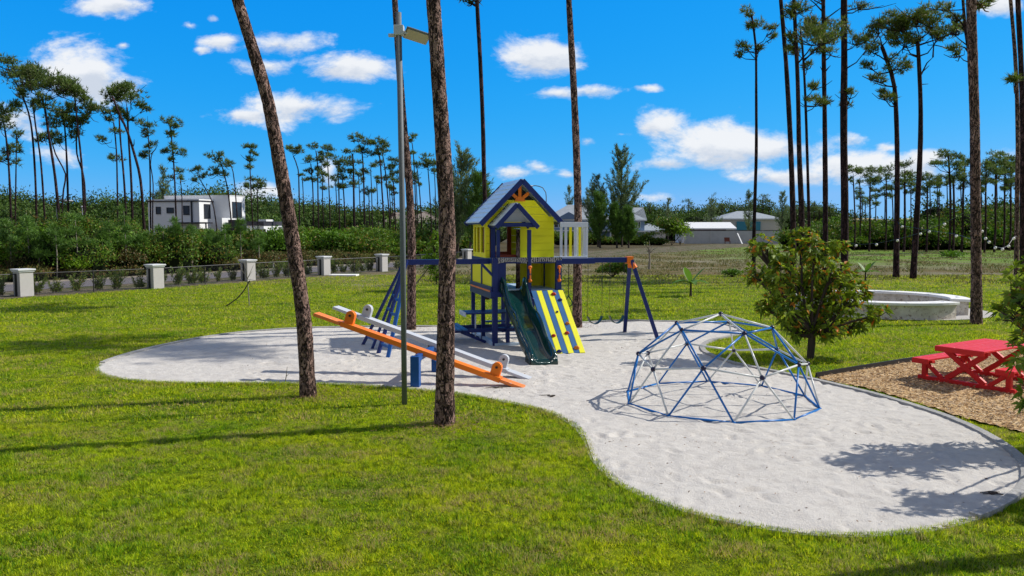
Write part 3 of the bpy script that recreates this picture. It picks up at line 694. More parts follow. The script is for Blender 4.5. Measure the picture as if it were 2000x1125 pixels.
so_ = part('slide', b, M['slide'], ps, True); md = so_.modifiers.new('t', 'SOLIDIFY'); md.thickness = .022; md.offset = -1
b = LB()  # skirt sides and foot block
for s_ in (0, ns - 1):
    for i in range(n - 1):
        a, c = np.array(V[i * ns + s_]), np.array(V[(i + 1) * ns + s_]); dd = .17 + .0 * i
        l0, l1 = max(0, a[2] - dd - .1), max(0, c[2] - dd - .1)
        if i > n * .80: l0 = l1 = 0.0
        k = .012 if s_ else -.012
        b.add([a - (0, 0, .01), c - (0, 0, .01), (c[0] + k, c[1], l1), (a[0] + k, a[1], l0)], np.array([(0, 1, 2, 3)]))
e = [np.array(V[(n - 1) * ns + j]) for j in range(ns)]
for j in range(ns - 1):
    b.add([e[j], e[j + 1], (e[j + 1][0] * 1.0, e[j + 1][1] - .05, 0), (e[j][0], e[j][1] - .05, 0)], np.array([(0, 1, 2, 3)]))
sk = part('slide_skirt', b, M['slide'], ps, True); md = sk.modifiers.new('t', 'SOLIDIFY'); md.thickness = .012
# climbing wall
C0, C1 = 0.94, 1.80; top, bot = (-.10, DK - .02), (-1.70, .03)
for k in range(6):
    a0, a1 = C0 + (C1 - C0) * k / 6, C0 + (C1 - C0) * (k + 1) / 6 - .008
    m0 = (a0 + a1) / 2; b = LB(); b.bar((m0, top[0], top[1]), (m0 + .03, bot[0], bot[1]), a1 - a0, .03, (0, 0, 1)); pb('climbing_board', b, 'board_blue' if k % 2 == 0 else 'yellow_b', .003)
b = LB(); b.bar((C0 + .03, top[0], top[1] - .05), (C0 + .06, bot[0], bot[1] - .05), .04, .06); b.bar((C1 - .03, top[0], top[1] - .05), (C1, bot[0], bot[1] - .05), .04, .06); pb('climbing_wall_frame', b, 'navy')
M['hold_red'] = plain('red_hold', (.50, .035, .008), .4); M['hold_navy'] = plain('navy_hold', (.015, .02, .14), .4); M['hold_orange'] = plain('orange_hold', (.62, .19, .01), .4); M['hold_olive'] = plain('olive_hold', (.35, .26, .02), .4)
for (px, py, m, r) in ((1081,576,'red',.07),(1039,586,'navy',.06),(1094,587,'navy',.06),(1088,610,'navy',.035),(1057,635,'navy',.035),(1108,633,'orange',.06),(1065,653,'navy',.05),(1081,657,'red',.06),(1107,652,'red',.065),(1079,683,'olive',.05),(1092,688,'navy',.07),(1126,681,'orange',.08),(1054,635,'red',.03)):
    # where that line of sight meets the board plane
    d = ray(px, py); o_ = inv((0, 0, CAMZ)); dl = np.array([d @ UX, d @ VY, d[2]]); nn = np.array([0, -(top[1] - bot[1]), (top[0] - bot[0])]); nn = unit(np.array([0, -(top[1] - bot[1]), top[0] - bot[0]]))
    p0 = np.array([0, top[0], top[1]]); tt = ((p0 - o_) @ nn) / (dl @ nn); h = o_ + dl * tt; h = h - nn * .02 * np.sign(nn[2]) * -1
    b = LB(); b.ball(h, (r, .035, r * .8), 8, 5); b.ball(h + (r * .3, -.015, r * .2), (r * .5, .035, r * .45), 7, 4); pb('climbing_hold', b, 'hold_' + m, 0, True)
# swing beam, brackets and A-frames
BV_ = .28; zb = 2.15; bl_ = inv(W(795, 506, 19.76)); eL = np.array([-2.19, BV_, zb]); eR = np.array([3.77, BV_, zb])
b = LB(); b.bar(eL, (-.05, BV_, zb), .09, .13); pb('swing_beam', b, 'navy'); b = LB(); b.bar((1.72, BV_, zb), eR, .09, .13); pb('swing_beam', b, 'navy')
b = LB(); b.bar((-.03, BV_, zb), (-.03, -.02, zb), .05, .10); b.bar((1.70, BV_, zb), (1.70, .0, zb), .05, .10); pb('beam_joint', b, 'navy')
b = LB(); b.box(3.70, 3.87, BV_ - .09, BV_ + .09, zb - .10, zb + .09); b.bar((3.81, BV_, zb), (3.92, BV_ - .10, zb - .22), .11, .11); b.bar((3.81, BV_, zb), (3.84, BV_ + .10, zb - .20), .10, .11); pb('corner_bracket', b, 'orange')
for (px, py) in ((1220, 650), (1285, 664)):
    f_ = inv(G(px, py)); b = LB(); b.bar((3.83, BV_ + (.05 if px == 1220 else -.05), zb), f_, .10, .10); pb('leg', b, 'navy')
Lg = [inv(G(*p)) for p in ((708, 675), (726, 683), (738, 693), (757, 701))]
tps = [eL + (0.0, .10, .04), eL + (.03, .05, .04), eL + (.03, -.05, .04), eL + (.06, -.1, .04)]
for a, c, tpm in ((Lg[0], tps[0], .9), (Lg[1], tps[1], .9), (Lg[2], tps[2], .9), (Lg[3], tps[3], .55)):
    c2 = a + (c - a) * (1 if tpm > .6 else .78); b = LB(); b.bar(a, c2, .085, .06); pb('leg', b, 'navy' if tpm > .6 else 'blue')
for fz in (.11, .27, .43, .58):
    for i, j in ((0, 1), (2, 3), (1, 2)):
        f2 = fz + (.03 if (i, j) == (1, 2) else 0)
        if (i, j) == (0, 1) and fz > .2: continue
        b = LB(); b.bar(Lg[i] + (tps[i] - Lg[i]) * f2, Lg[j] + (tps[j] - Lg[j]) * f2, .03, .07); pb('rung', b, 'blue')
# bench and table built in under the deck
def bp(name, a, c, w, h, m='navy', up=(0, 0, 1)): b = LB(); b.bar(a, c, w, h, up); return pb(name, b, m)
for k in range(4): bp('table_board', (-.62, .55 + k * .2, .80), (.75, .55 + k * .2, .80), .18, .035, 'navy' if k else 'navy')
for k in range(3): bp('bench_board', (-1.0 + k * .15, .20, .42), (-1.0 + k * .15, 1.6, .42), .13, .035, 'board_blue')
bp('table_trim', (-.64, .46, .78), (-.64, 1.2, .78), .03, .12, 'white'); 
for v in (.5, 1.3): bp('bench_support', (-.92, v, .36), (.8, v, .36), .05, .10); bp('bench_brace', (-.75, v, .33), (-.1, v, .05), .05, .07)
bp('table_leg', (-.35, .6, 0.05), (-.35, .6, .78), .035, .035, 'white'); bp('table_leg', (.60, 1.0, 0), (.60, 1.0, .78), .08, .08); bp('seat_end', (.62, .8, .52), (.62, .8, .80), .14, .03, 'white', (1, 0, 0))
for k in range(2): bp('bench_board', (.2, .35 + k * 1.5, .42), (1.6, .35 + k * 1.5, .42), .20, .035, 'navy')
# swings
def chain(b, p0, p1, r=.007):
    b.tube([p0, p1], r, 5)
M['chain'] = plain('chain_steel', (.05, .05, .05), .5, .5); M['chain_y'] = plain('yellow_chain_sleeve', (.33, .36, .02), .5); M['belt'] = plain('green_belt_plastic', (.012, .055, .04), .4)
sr = None
for i, (pa, pb_) in enumerate((((1137, 1168), 0), ((1183, 1214), 0))):
    a = pa; us_ = [2.62, 3.02] if i == 0 else [3.24, 3.64]
    u0, u1 = us_; o_ = PL((u0 + u1) / 2, BV_, .45)
    sw = thing('swing', ['belt swing with green seat hanging from the navy beam, next to the pine trunk', 'belt swing with green seat hanging from the navy beam, next to the end frame'][i], 'swing', o_, 'belt swings under the playset beam')
    for u in (u0, u1):
        b = LB(); b.tube([(u, BV_, zb - .06), (u, BV_, 1.25)], .008, 5); ch = part('chain', b, M['chain'], sw)
        b = LB(); b.tube([(u, BV_, 1.25), (u, BV_, .66)], .014, 6); part('sleeve', b, M['chain_y'], ch)
    pts = [(u0 + (u1 - u0) * k / 10, .66 - .20 * (1 - (2 * k / 10 - 1) ** 2) ** .7) for k in range(11)]
    b = LB()
    for (a0, z0), (a1, z1) in zip(pts[:-1], pts[1:]): b.bar((a0, BV_, z0), (a1, BV_, z1), .14, .016, (0, .0, 1))
    part('seat', b, M['belt'], sw)
tz = thing('trapeze', 'small dark trapeze handle hanging on a rope beside the climbing wall', 'trapeze bar', PL(2.08, BV_, 1.0))
b = LB(); b.tube([(2.08, BV_, zb - .06), (2.08, BV_, 1.22)], .011, 6); part('rope', b, M['chain'], tz)
b = LB(); b.tube([(2.08, BV_, 1.22), (1.98, BV_, 1.06), (1.98, BV_, .98), (2.08, BV_, .93), (2.18, BV_, .98), (2.18, BV_, 1.06), (2.08, BV_, 1.22)], .014, 7); part('handle', b, M['belt'], tz, True)

# ------------------------------------------------------------------ seesaw
p1, p2 = G(812, 757), G(852, 728); ss = thing('seesaw', 'double seesaw with one orange and one white plank on blue posts in the sand', 'seesaw', (p1 + p2) / 2)
dr_ = unit(p2 - p1)
for p, h in ((p1, .60), (p2, .62)):
    b = MB(); b.bar(p - (0, 0, .05), p + (0, 0, h), .17, .15, tuple(dr_)); part('post', b, M['blue'], ss, bev=.01)
b = MB(); b.bar(p1 + (0, 0, .54), p2 + (0, 0, .54), .10, .12); part('crossbeam', b, M['blue'], ss, bev=.008)
for p, s_ in ((p1, 1), (p2, -1)):
    b = MB(); b.bar(p + (0, 0, .26) + dr_ * .08 * s_, p + dr_ * .34 * s_ + (0, 0, .52), .05, .07); part('brace', b, M['blue'], ss, bev=.005)
M['hw'] = plain('rusty_hinge_steel', (.16, .09, .06), .6, .6, var=.4, sc=25)
def plank(a, c, m, mend, w, t, lab):
    a, c = np.array(a), np.array(c); d = unit(c - a); L = np.linalg.norm(c - a); sd = unit(np.cross(d, (0, 0, 1))); u = np.cross(sd, d)
    b = MB(); b.bar(a + d * L * .13, c - d * L * .13, w, t); pl = part('plank', b, M[m], ss, bev=.008, label=lab)
    for e, s_ in ((a, 1), (c, -1)):
        b = MB(); b.bar(e, e + d * s_ * L * .128, w * 1.15, t * .62, (0, 0, 1)); part('seat', b, M[mend], pl, bev=.006)
        o_ = e + d * s_ * L * .16 + u * t * .5; hw = .095
        pts = [(-hw, -.02), (hw, -.02), (hw, .16)] + [(hw * math.cos(k * math.pi / 8), .16 + hw * math.sin(k * math.pi / 8)) for k in range(1, 8)] + [(-hw, .16)]
        b = MB(); b.prism(o_ - sd * .05, d, u, sd, pts, .10); hb = part('handle_board', b, M[m], pl, bev=.006)
        b = MB(); b.tube([o_ + u * .16 - sd * .075, o_ + u * .16 + sd * .075], .024, 10); part('grip', b, M['black'], pl)
    m_ = (a + c) / 2; b = MB(); b.bar(m_ - u * (t / 2 + .08) - d * .05, m_ - u * (t / 2 + .08) + d * .05, .12, .15); b.ball(m_ - u * .1 + sd * -.08, .03); part('hinge', b, M['hw'], pl, bev=.004)
plank(W(617, 613, 15.65), W(1036, 762, 14.60), 'orange', 'orange_worn', .20, .10, 'orange painted plank')
plank(W(655, 600, 16.55), W(1045, 744, 15.45), 'white_worn', 'white_worn', .22, .09, 'white painted plank')

# ------------------------------------------------------------------ climbing dome
DC = np.array([3.58, 13.45, .02]); RD, HS = 1.63, .925
dm = thing('climbing_dome', 'blue and white geodesic climbing dome standing on the sand', 'climbing dome', DC)
def dp(r, z, a): return DC + np.array([RD * r * math.cos(R(a)), RD * r * math.sin(R(a)), RD * z * HS])
ap_ = dp(0, 1, 0); r1 = [dp(.526, .851, -79 + 72 * k) for k in range(5)]
r2a = [dp(.894, .447, -79 + 72 * k) for k in range(5)]; r2b = [dp(.851, .526, -43 + 72 * k) for k in range(5)]
bs = [dp(1, 0.01, -61 + 36 * k) for k in range(10)]
def st(a, c, m, r=.0165):
    d = unit(c - a); b = MB(); b.tube([a + d * .02, c - d * .02], r, 8); part('strut', b, M[m], dm, True)
for k in range(5):
    st(ap_, r1[k], 'dome_white'); st(r1[k], r1[(k + 1) % 5], 'dome_blue'); st(r1[k], r2a[k], 'dome_white')
    st(r1[k], r2b[k], 'dome_blue'); st(r1[k], r2b[k - 1], 'dome_blue'); st(r2a[k], r2b[k], 'dome_white'); st(r2a[k], r2b[k - 1], 'dome_white')
    st(r2a[k], bs[2 * k], 'dome_white'); st(r2a[k], bs[2 * k - 1], 'dome_white'); st(r2b[k], bs[2 * k], 'dome_blue'); st(r2b[k], bs[2 * k + 1], 'dome_blue')
for k in range(10): st(bs[k], bs[(k + 1) % 10], 'dome_blue', .020)
for p in [ap_] + r1 + r2a + r2b:
    b = MB(); b.ball(p, .042, 12, 8); part('joint_cap', b, M['dome_cap'], dm, True)
for p in bs:
    b = MB(); b.ball(p, .030, 10, 6); part('base_joint', b, M['dome_blue'], dm, True)

# ------------------------------------------------------------------ lamp post by the sand
lb = G(790, 790); lp = thing('lamp_post', 'tall galvanised lamp post with one flat lamp head, standing between two pines', 'lamp post', lb)
b = MB(); b.tube([lb, lb + (0, 0, 3), lb + (-.03, 0, 6.52)], .047, 14); part('pole', b, M['galv'], lp, True)
tp_ = lb + np.array([-.03, 0, 6.25])
b = MB(); b.fr = (tp_, (1, 0, 0), (0, 1, 0)); b.box(-.075, .085, -.075, .075, -.10, .06); b.box(-.17, -.07, -.03, .03, -.12, -.07); b.box(.08, .14, -.02, .02, -.07, -.02); part('bracket', b, M['lamp_white'], lp, bev=.008)
b = MB(); d_ = unit([.88, .42, -.20]); s_ = unit([-.42, .80, -.42]); b.fr = (tp_ + (.10, 0, -.04), d_, s_); b.box(0, .42, -.13, .13, -.012, .02); hd = part('lamp_head', b, M['galv'], lp, bev=.01)
b = MB(); b.fr = (tp_ + (.10, 0, -.04), d_, s_); b.box(.015, .405, -.115, .115, -.022, -.014); part('lens', b, M['lamp_pan'], hd)

# ------------------------------------------------------------------ picnic tables
def picnic(name, o, du, L, W_, label, group):
    """o: near-left foot, du: along the end frame, L: length of the table, W_: frame width"""
    du = unit(du); dv = np.array([-du[1], du[0], 0]); fr_ = ((o[0], o[1], 0), du, dv); t = thing(name, label, 'picnic table', o, group)
    def P(nm, f, m='red', bev=.006): b = MB(fr_); f(b); return part(nm, b, M[m], t, bev=bev)
    H, SH = .75, .45; c = W_ / 2
    for v in (.10, L - .14):
        P('skid', lambda b: b.box(0, W_, v, v + .09, .02, .10))
        for s in (-1, 1):
            P('cross_leg', lambda b: b.bar((c - s * .36, v + .045 + .004 * s, .10), (c + s * .36, v + .045 + .004 * s, H - .10), .07, .10, (1, 0, 0)))
            x = c + s * (W_ / 2 - .12)
            P('bench_leg', lambda b: b.box(x - .045, x + .045, v, v + .09, .10, SH - .09))
            P('brace', lambda b: b.bar((x - s * .02, v + .045, SH - .10), (x - s * .35, v + .045, .09), .06, .075, (1, 0, 0)))
            P('bench_bearer', lambda b: b.box(x - .17, x + .17, v - .01, v + .10, SH - .09, SH - .04))
        P('top_bearer', lambda b: b.box(c - .42, c + .42, v - .01, v + .10, H - .11, H - .035))
    for k in range(5):
        x0 = c - .46 + k * .186; P('table_board', lambda b: b.box(x0, x0 + .165, -.10, L + .06, H - .035, H + .003), 'red_top')
    P('table_apron', lambda b: b.box(c - .455, c + .455, -.125, -.10, H - .10, H - .0), 'red')
    for s in (-1, 1):
        for k in range(2):
            x0 = c + s * (W_ / 2 - .12) - .165 + k * .170; P('bench_board', lambda b: b.box(x0, x0 + .15, -.02, L - .02, SH - .04, SH), 'red_top')
        x = c + s * (W_ / 2 - .12); P('bench_apron', lambda b: b.box(x - .165, x + .163, -.045, -.02, SH - .10, SH - .002))
    return t
f0, f1 = G(1786, 742), G(1976, 774)
picnic('picnic_table', f0, f1 - f0, 1.65, np.linalg.norm(f1 - f0), 'red wooden picnic table with attached benches on the wood chips', None)

# ------------------------------------------------------------------ ring-shaped seat wall
RC = np.array([13.25, 28.3, 0]); RO, RI = 2.78, 2.33
rw = thing('ring_seat_wall', 'low curved stone seat wall with white cap, open at one side, behind the leafy tree', 'seat wall', RC)
def arc(a0, a1, r0, r1, z0, z1, n=60):
    V = []; 
    for k in range(n + 1):
        a = R(a0 + (a1 - a0) * k / n); c, s = math.cos(a), math.sin(a)
        for r, z in ((r0, z0), (r1, z0), (r1, z1), (r0, z1)): V.append(RC + (r * c, r * s, z))
    Q = [(4 * k + j, 4 * k + (j + 1) % 4, 4 * k + 4 + (j + 1) % 4, 4 * k + 4 + j) for k in range(n) for j in range(4)] + [(3, 2, 1, 0), (4 * n, 4 * n + 1, 4 * n + 2, 4 * n + 3)]
    b = MB(); return b.add(V, np.array(Q))
part('stone_wall', arc(-31, 301, RI, RO, 0, .47), M['stone'], rw); part('cap', arc(-32.2, 302.2, RI - .10, RO + .08, .472, .56), M['capstone'], rw, bev=.01)
b = MB(); th = np.linspace(0, 2 * math.pi, 49)[:-1]; b.faces([RC + (3.5 * math.cos(a) + .35, 3.05 * math.sin(a) + .2, .012) for a in th], [list(range(48))]); struct('patio', b, plain('patio_concrete', (.42, .40, .37), .9, var=.15))

# ------------------------------------------------------------------ fence pillars, chain-link fence
PB = [(47, 578), (304, 563), (485, 548), (633, 537), (746, 530), (912, 514)]
PG = [G(*p) for p in PB]; names = ['nearest white topped gate-height pillar of the roadside fence, at the left edge of the lawn', 'white capped fence pillar, second along from the left edge of the lawn',
    'white capped fence pillar behind the broken bent sapling', 'white capped fence pillar beside the flat concrete slab', 'white capped fence pillar next to the end of the navy swing beam', 'farthest white capped fence pillar, seen beside the yellow playhouse']
def pillar(o, label, g='white capped pillars of the roadside fence'):
    t = thing('fence_pillar', label, 'pillar', o, g); b = MB((o, (*FD, 0), (*FN, 0))); b.box(-.29, .29, -.29, .29, -.05, 1.06); part('shaft', b, M['pillar'], t, bev=.012)
    b = MB((o, (*FD, 0), (*FN, 0))); b.box(-.37, .37, -.37, .37, 1.13, 1.20); b.box(-.33, .33, -.33, .33, 1.06, 1.129); part('cap', b, M['pillar_cap'], t, bev=.012)
    b = MB((o, (*FD, 0), (*FN, 0))); b.box(-.345, -.292, -.05, .05, 0, 1.0); part('gate_stop', b, M['black'], t); return t
for o_, nm in zip(PG, names): pillar(o_, nm)
PG2 = [PG[0] - np.array([*FD, 0]) * 5.9] + PG
M['wire'] = plain('black_chain_link', (.025, .025, .027), .5)
lab = ['chain-link fence panel running out of frame at the far left', 'chain-link fence panel between the two nearest pillars', 'chain-link fence panel behind the row of shrubs left of the broken sapling',
       'chain-link fence panel behind the leaning pine trunk', 'chain-link fence panel behind the concrete slab', 'long chain-link fence panel between the swing frame and the playhouse']
for i in range(6):
    a, c = PG2[i], PG2[i + 1]; d = c - a; L = np.linalg.norm(d) - .6; d = unit(d); a = a + d * .3; t = thing('chain_link_fence', lab[i], 'fence', a, 'chain-link panels of the roadside fence')
    b = MB(); b.tube([a + (0, 0, .98), a + d * L + (0, 0, .98)], .022, 6); b.tube([a + (0, 0, .06), a + d * L + (0, 0, .06)], .012, 6); part('rail', b, M['wire'], t)
    npst = max(1, round(L / 2.9) - 1)
    for k in range(1, npst + 1):
        b = MB(); p = a + d * L * k / (npst + 1); b.tube([p, p + (0, 0, 1.02)], .028, 7); part('fence_post', b, M['wire'], t)
    b = MB(); st_ = .075; N = int(L / st_); H_ = .92; V = []
    for k in range(-int(H_ / st_), N):
        for s in (1, -1):
            x0 = k * st_; z0 = 0; x1 = x0 + H_; z1 = H_
            if x0 < 0: z0 = -x0; x0 = 0
            if x1 > L: z1 -= x1 - L; x1 = L
            if z1 <= z0: continue
            za, zc = (z0, z1) if s == 1 else (H_ - z0, H_ - z1)
            q0, q1 = a + d * x0 + (0, 0, za + .06), a + d * x1 + (0, 0, zc + .06); V += [q0, q1, q1 + (0, 0, .006), q0 + (0, 0, .006)]
    b.add(V, np.arange(len(V)).reshape(-1, 4)); part('wire_mesh', b, M['wire'], t)

# ------------------------------------------------------------------ pines
def jpath(P, amp, m=4):
    P = np.array(P, float); out = []
    for a, b in zip(P[:-1], P[1:]):
        for k in range(m): out.append(a + (b - a) * k / m + (rs.randn(3) * amp * (1, 1, 0) if k else 0))
    out.append(P[-1]); return np.array(out)
def smooth(P, n=14): 
    return np.concatenate([spline(P, max(.3, np.linalg.norm(np.array(P[-1]) - P[0]) / n), False), [P[-1]]])
def tufts(mb, c, r, n, L, w, k=7, upb=.5):
    """n needle tufts through an ellipsoid c, r"""
    u = rs.randn(n, 3); u /= np.linalg.norm(u, axis=1)[:, None]; u *= (rs.rand(n, 1) ** .45)
    u[:, 2] = np.where(u[:, 2] < -.35, u[:, 2] * .4, u[:, 2]); C = np.array(c) + u * np.array(r)
    D = np.repeat(u * .7 + rs.randn(n, 3) * .25 + (0, 0, upb), k, 0) + rs.randn(n * k, 3) * .55
    mb.spike(np.repeat(C, k, 0), D, L * rs.uniform(.6, 1.15, n * k), w)
def pine(label, d, path, puffs, wb, wt, group=None, far=False, base_y=None, dens=1.0, bare=()):
    """path: photo points of the trunk from low to high, all at distance d; puffs: (px,py,rx,ry) clumps of the crown"""
    pts = [W(x, y, d) for x, y in path]
    if base_y is not None: base = G(path[0][0], base_y); pts = [W(x, y, base[1]) for x, y in path]; d = base[1]
    else: base = np.array([pts[0][0], d, 0.0])
    if pts[0][2] < .4: pts = pts[1:]
    pts = [base - (0, 0, .1)] + pts; pm = F / d
    t = thing('pine_tree', label, 'pine tree', base, group)
    P = smooth(pts, 22); h = (P[:, 2] - P[0, 2]) / max(.1, P[-1, 2] - P[0, 2])
    rad = (wb * (1 - h) + wt * h) / 2 / pm; rad = rad * (1 + .16 * np.exp(-np.maximum(0, P[:, 2] - 0) / .28) * (d < 60)); rad = rad * (1 + (rs.rand(len(P)) - .5) * .10)
    if d < 30:
        P2 = np.concatenate([np.linspace(P[i], P[i + 1], 9)[:-1] for i in range(len(P) - 1)] + [P[-1:]]); r2 = np.interp(np.linspace(0, 1, len(P2)), np.linspace(0, 1, len(P)), rad); b = MB(); b.tube(P2, r2, 22, jit=.035)
    else: b = MB(); b.tube(P, rad, 7 if far else 10, jit=.04)
    tr = part('trunk', b, M['bark_far'] if d > 30 else M['bark'], t, d > 30)
    br = MB(); cr = MB(); nb = 0
    for (x, y, rx, ry) in puffs:
        dy = rs.uniform(-.5, .5) * rx / pm * 1.2; c = W(x, y, d) + (0, dy, 0); rx, ry = (rx * 1.2, ry * 1.45) if far else (rx * 1.1, ry * 1.25); r = np.array([rx / pm, max(rx * .75 / pm, .5), ry / pm])
        # limb: from the trunk somewhat below the clump
        zt = c[2] - r[2] * .8 - abs(c[0] - np.interp(c[2], P[:, 2], P[:, 0])) * .35; zt = min(zt, P[-1, 2] - .1); zt = max(zt, 1.0)
        i = int(np.argmin(abs(P[:, 2] - zt))); s = P[i]; e = c - (0, 0, r[2] * .25)
        if np.linalg.norm(e - s) > .25:
            mid = (s + e) / 2 - (0, 0, .10 * np.linalg.norm(e - s)) + rs.randn(3) * .06 * np.linalg.norm(e - s); L = np.linalg.norm(e - s)
            br.tube([s, mid, e], np.array([.45, .32, .15]) * min(rad[i] * 1.0, .11), 5, False); nb += 1
            for q in range(3 if far else 5):
                e2 = c + rs.randn(3) * r * .55; br.tube([mid * .5 + e * .5, (mid + e2 * 2) / 3 + (0, 0, -.05), e2], [.03, .022, .012], 4, False)
        vol = (r[0] * r[1] * r[2]); area = r[0] * r[2]
        nT = int(dens * (22 + 110 * area)) if far else int(dens * (26 + 185 * area))
        # sub-clumps so that sky shows between them
        m = max(3, int(3 + area * 5)); sub = rs.randn(m, 3); sub /= np.linalg.norm(sub, axis=1)[:, None]; sub *= (rs.rand(m, 1) ** .5) * .82; sub[:, 2] *= .8
        for u in sub:
            k = rs.uniform(.28, .50); tufts(cr, c + u * r, r * k * (.9, .9, .95) + .05, max(4, nT // m), .30 if not far else .34, .040 if not far else .055, 7)
    for (s0, e0) in bare:
        a, e = W(*s0, d), W(*e0, d); br.tube([a, (a + e) / 2 + rs.randn(3) * .08, e], [.05, .035, .015], 5, False); nb += 1
    if nb: part('branches', br, M['bark_far'] if d > 30 else M['bark'], t)
    if cr.n: part('crown', cr, M['needle_far'] if far else M['needle'], t)
    return t

# near pines (their crowns stand above the picture and shade the lawn)
def high(x, y, s=1.0, n=5):
    return [(x + rnd.uniform(-1, 1) * 120 * s, y + rnd.uniform(-1, 1) * 110 * s, rnd.uniform(45, 85) * s, rnd.uniform(22, 38) * s) for _ in range(n)]
pine('leaning pine trunk with rough scaly bark rising left of the seesaw', 0, [(602,775),(596,660),(588,580),(570,460),(548,330),(524,200),(492,90),(458,-20),(420,-160),(370,-380),(330,-640)], high(330,-620,1.3,5), 31, 15, base_y=775)
pine('thick upright pine trunk in front of the seesaw, nearest the camera', 0, [(868,830),(871,640),(874,480),(868,330),(858,180),(849,40),(840,-100),(832,-400),(826,-760)], high(826,-740,1.4,6), 37, 19, base_y=830)
pine('slender pine trunk standing directly behind the lamp post', 0, [(803,644),(804,480),(799,360),(789,250),(779,120),(771,0),(764,-140),(760,-300)], high(760,-290,.8), 18, 8, base_y=645)
pine('pine trunk rising behind the playhouse roof, left of its peak', 33, [(951,600),(950,460),(946,360),(943,240),(938,120),(932,10),(930,-80)], [(920,2,26,7),(935,-60,90,22),(890,-90,80,24),(985,-80,70,22),(930,-120,80,24)], 10, 7)
pine('straight pine trunk at the edge of the sand right of the climbing wall', 0, [(1127,640),(1128,500),(1129,420),(1126,300),(1120,160),(1111,0),(1107,-120),(1104,-260)], [(1104,-100,120,26),(1040,-150,80,24),(1170,-130,80,26),(1100,-190,110,28),(1060,-70,50,14)], 18, 8, base_y=641)
# pines on the right
pine('very thin pine with small tufted crown, leftmost of the right-hand pines', 46, [(1472,545),(1473,440),(1477,300),(1477,180),(1476,90),(1468,30)], [(1462,25,14,14),(1475,52,26,14),(1500,60,13,9),(1460,92,22,10),(1508,72,8,6),(1443,105,9,7),(1484,92,8,10)], 8, 4, dens=.8)
pine('pine trunk leaning slightly left, left one of a close pair, crown above the picture', 42, [(1550,560),(1549,430),(1544,280),(1535,120),(1524,-10),(1518,-90)], [(1515,-90,70,32),(1470,-60,40,20)], 12, 7)
pine('long thin pine with crown cut by the top edge, second of the close pair', 40, [(1568,560),(1566,430),(1561,300),(1558,160),(1552,30),(1548,-60)], [(1565,15,40,14),(1540,28,14,10),(1590,70,42,26),(1545,90,18,10),(1548,72,13,9),(1560,-50,80,28)], 12, 6, dens=.8)
pine('thin pine with forked limbs and two low side tufts', 44, [(1581,560),(1580,430),(1575,250),(1571,150),(1567,90),(1563,60)], [(1555,98,15,8),(1590,168,20,8),(1580,125,10,8),(1594,200,30,12),(1575,48,22,12),(1615,72,30,20)], 7, 4, dens=.8, bare=(((1571,118),(1625,78)),((1568,85),(1545,60))))
pine('pine with straight trunk and wide forked crown limbs', 48, [(1611,560),(1612,400),(1611,250),(1609,120),(1608,10),(1606,-60)], [(1600,55,40,25),(1640,50,36,24),(1625,100,36,10),(1610,198,15,9),(1600,-40,70,30)], 11, 7, dens=.8, bare=(((1611,140),(1602,130)),((1612,140),(1622,128)),((1609,25),(1570,-10)),((1609,40),(1650,10))))
pine('tall dark pine trunk standing right behind the leafy red-tipped tree', 0, [(1649,536),(1650,420),(1648,250),(1649,100),(1648,-40),(1647,-120)], [(1663,182,20,11),(1658,200,16,7),(1672,80,26,16),(1695,88,26,14),(1693,8,34,6),(1640,-100,90,35)], 15, 11, base_y=536, dens=.8, bare=(((1650,228),(1668,205)),((1650,22),(1700,4))))
pine('two-tier bushy pine, left one of the pair with almost touching crowns', 0, [(1750,542),(1752,420),(1752,280),(1747,170),(1733,120),(1722,90)], [(1710,55,26,22),(1735,65,36,22),(1765,85,26,14),(1702,98,14,8),(1742,130,30,18),(1720,152,24,10),(1692,128,14,8),(1735,190,20,9),(1722,182,12,8)], 12, 7, base_y=542, bare=(((1752,170),(1705,160)),))
pine('pine with broad umbrella crown and bare curved side branch, right one of the touching pair', 0, [(1783,545),(1789,450),(1797,300),(1798,200),(1794,110),(1792,80)], [(1780,48,40,26),(1815,40,40,28),(1845,60,30,24),(1765,78,30,18),(1868,58,16,14),(1790,30,30,18),(1760,40,30,22)], 12, 7, base_y=545, bare=(((1796,145),(1815,128)),((1797,150),(1822,112)),((1822,112),(1828,78)),((1798,178),(1813,164)),((1794,112),(1770,104))))
pine('thick pine trunk standing in front of the round seat wall', 0, [(1907,632),(1907,520),(1905,380),(1904,250),(1900,120),(1897,0),(1896,-160),(1894,-400),(1893,-620)], [(1893,-590,150,40),(1820,-560,90,34),(1960,-640,100,40),(1890,-660,90,30)] + [(1928,6,26,8)], 20, 14, base_y=632)
pine('thin pine whose sparse crown shows left of the thick trunk by the seat wall', 40, [(1912,540),(1908,300),(1900,160),(1886,60),(1880,-10)], [(1862,100,24,14),(1855,60,18,8),(1845,15,22,10),(1880,45,14,12),(1870,30,20,9),(1880,-25,60,20)], 8, 5, dens=.7, bare=(((1893,105),(1870,88)),((1884,52),(1846,12))))
pine('dark thin pine trunk with one low tuft near the right edge', 30, [(1985,560),(1986,420),(1988,280),(1985,150),(1979,60),(1972,-20),(1968,-120)], [(1977,158,9,9),(1970,-110,50,20)], 9, 6)
pine('rightmost pine trunk cut by the right edge of the picture', 32, [(1999,560),(1998,400),(1998,250),(1994,120),(1989,20),(1985,-90)], [(1990,-90,60,25)], 12, 8)
# shade-casting neighbour just outside the picture: its trunk shadow crosses the lawn in the lower right corner
pine('pine just outside the right edge that shades the front lawn', 0, [(2420,1045),(2420,700),(2420,300),(2420,0),(2420,-500),(2420,-900)], [(2420,-850,250,110),(2300,-700,150,70),(2500,-700,160,70)], 60, 40, base_y=1045)

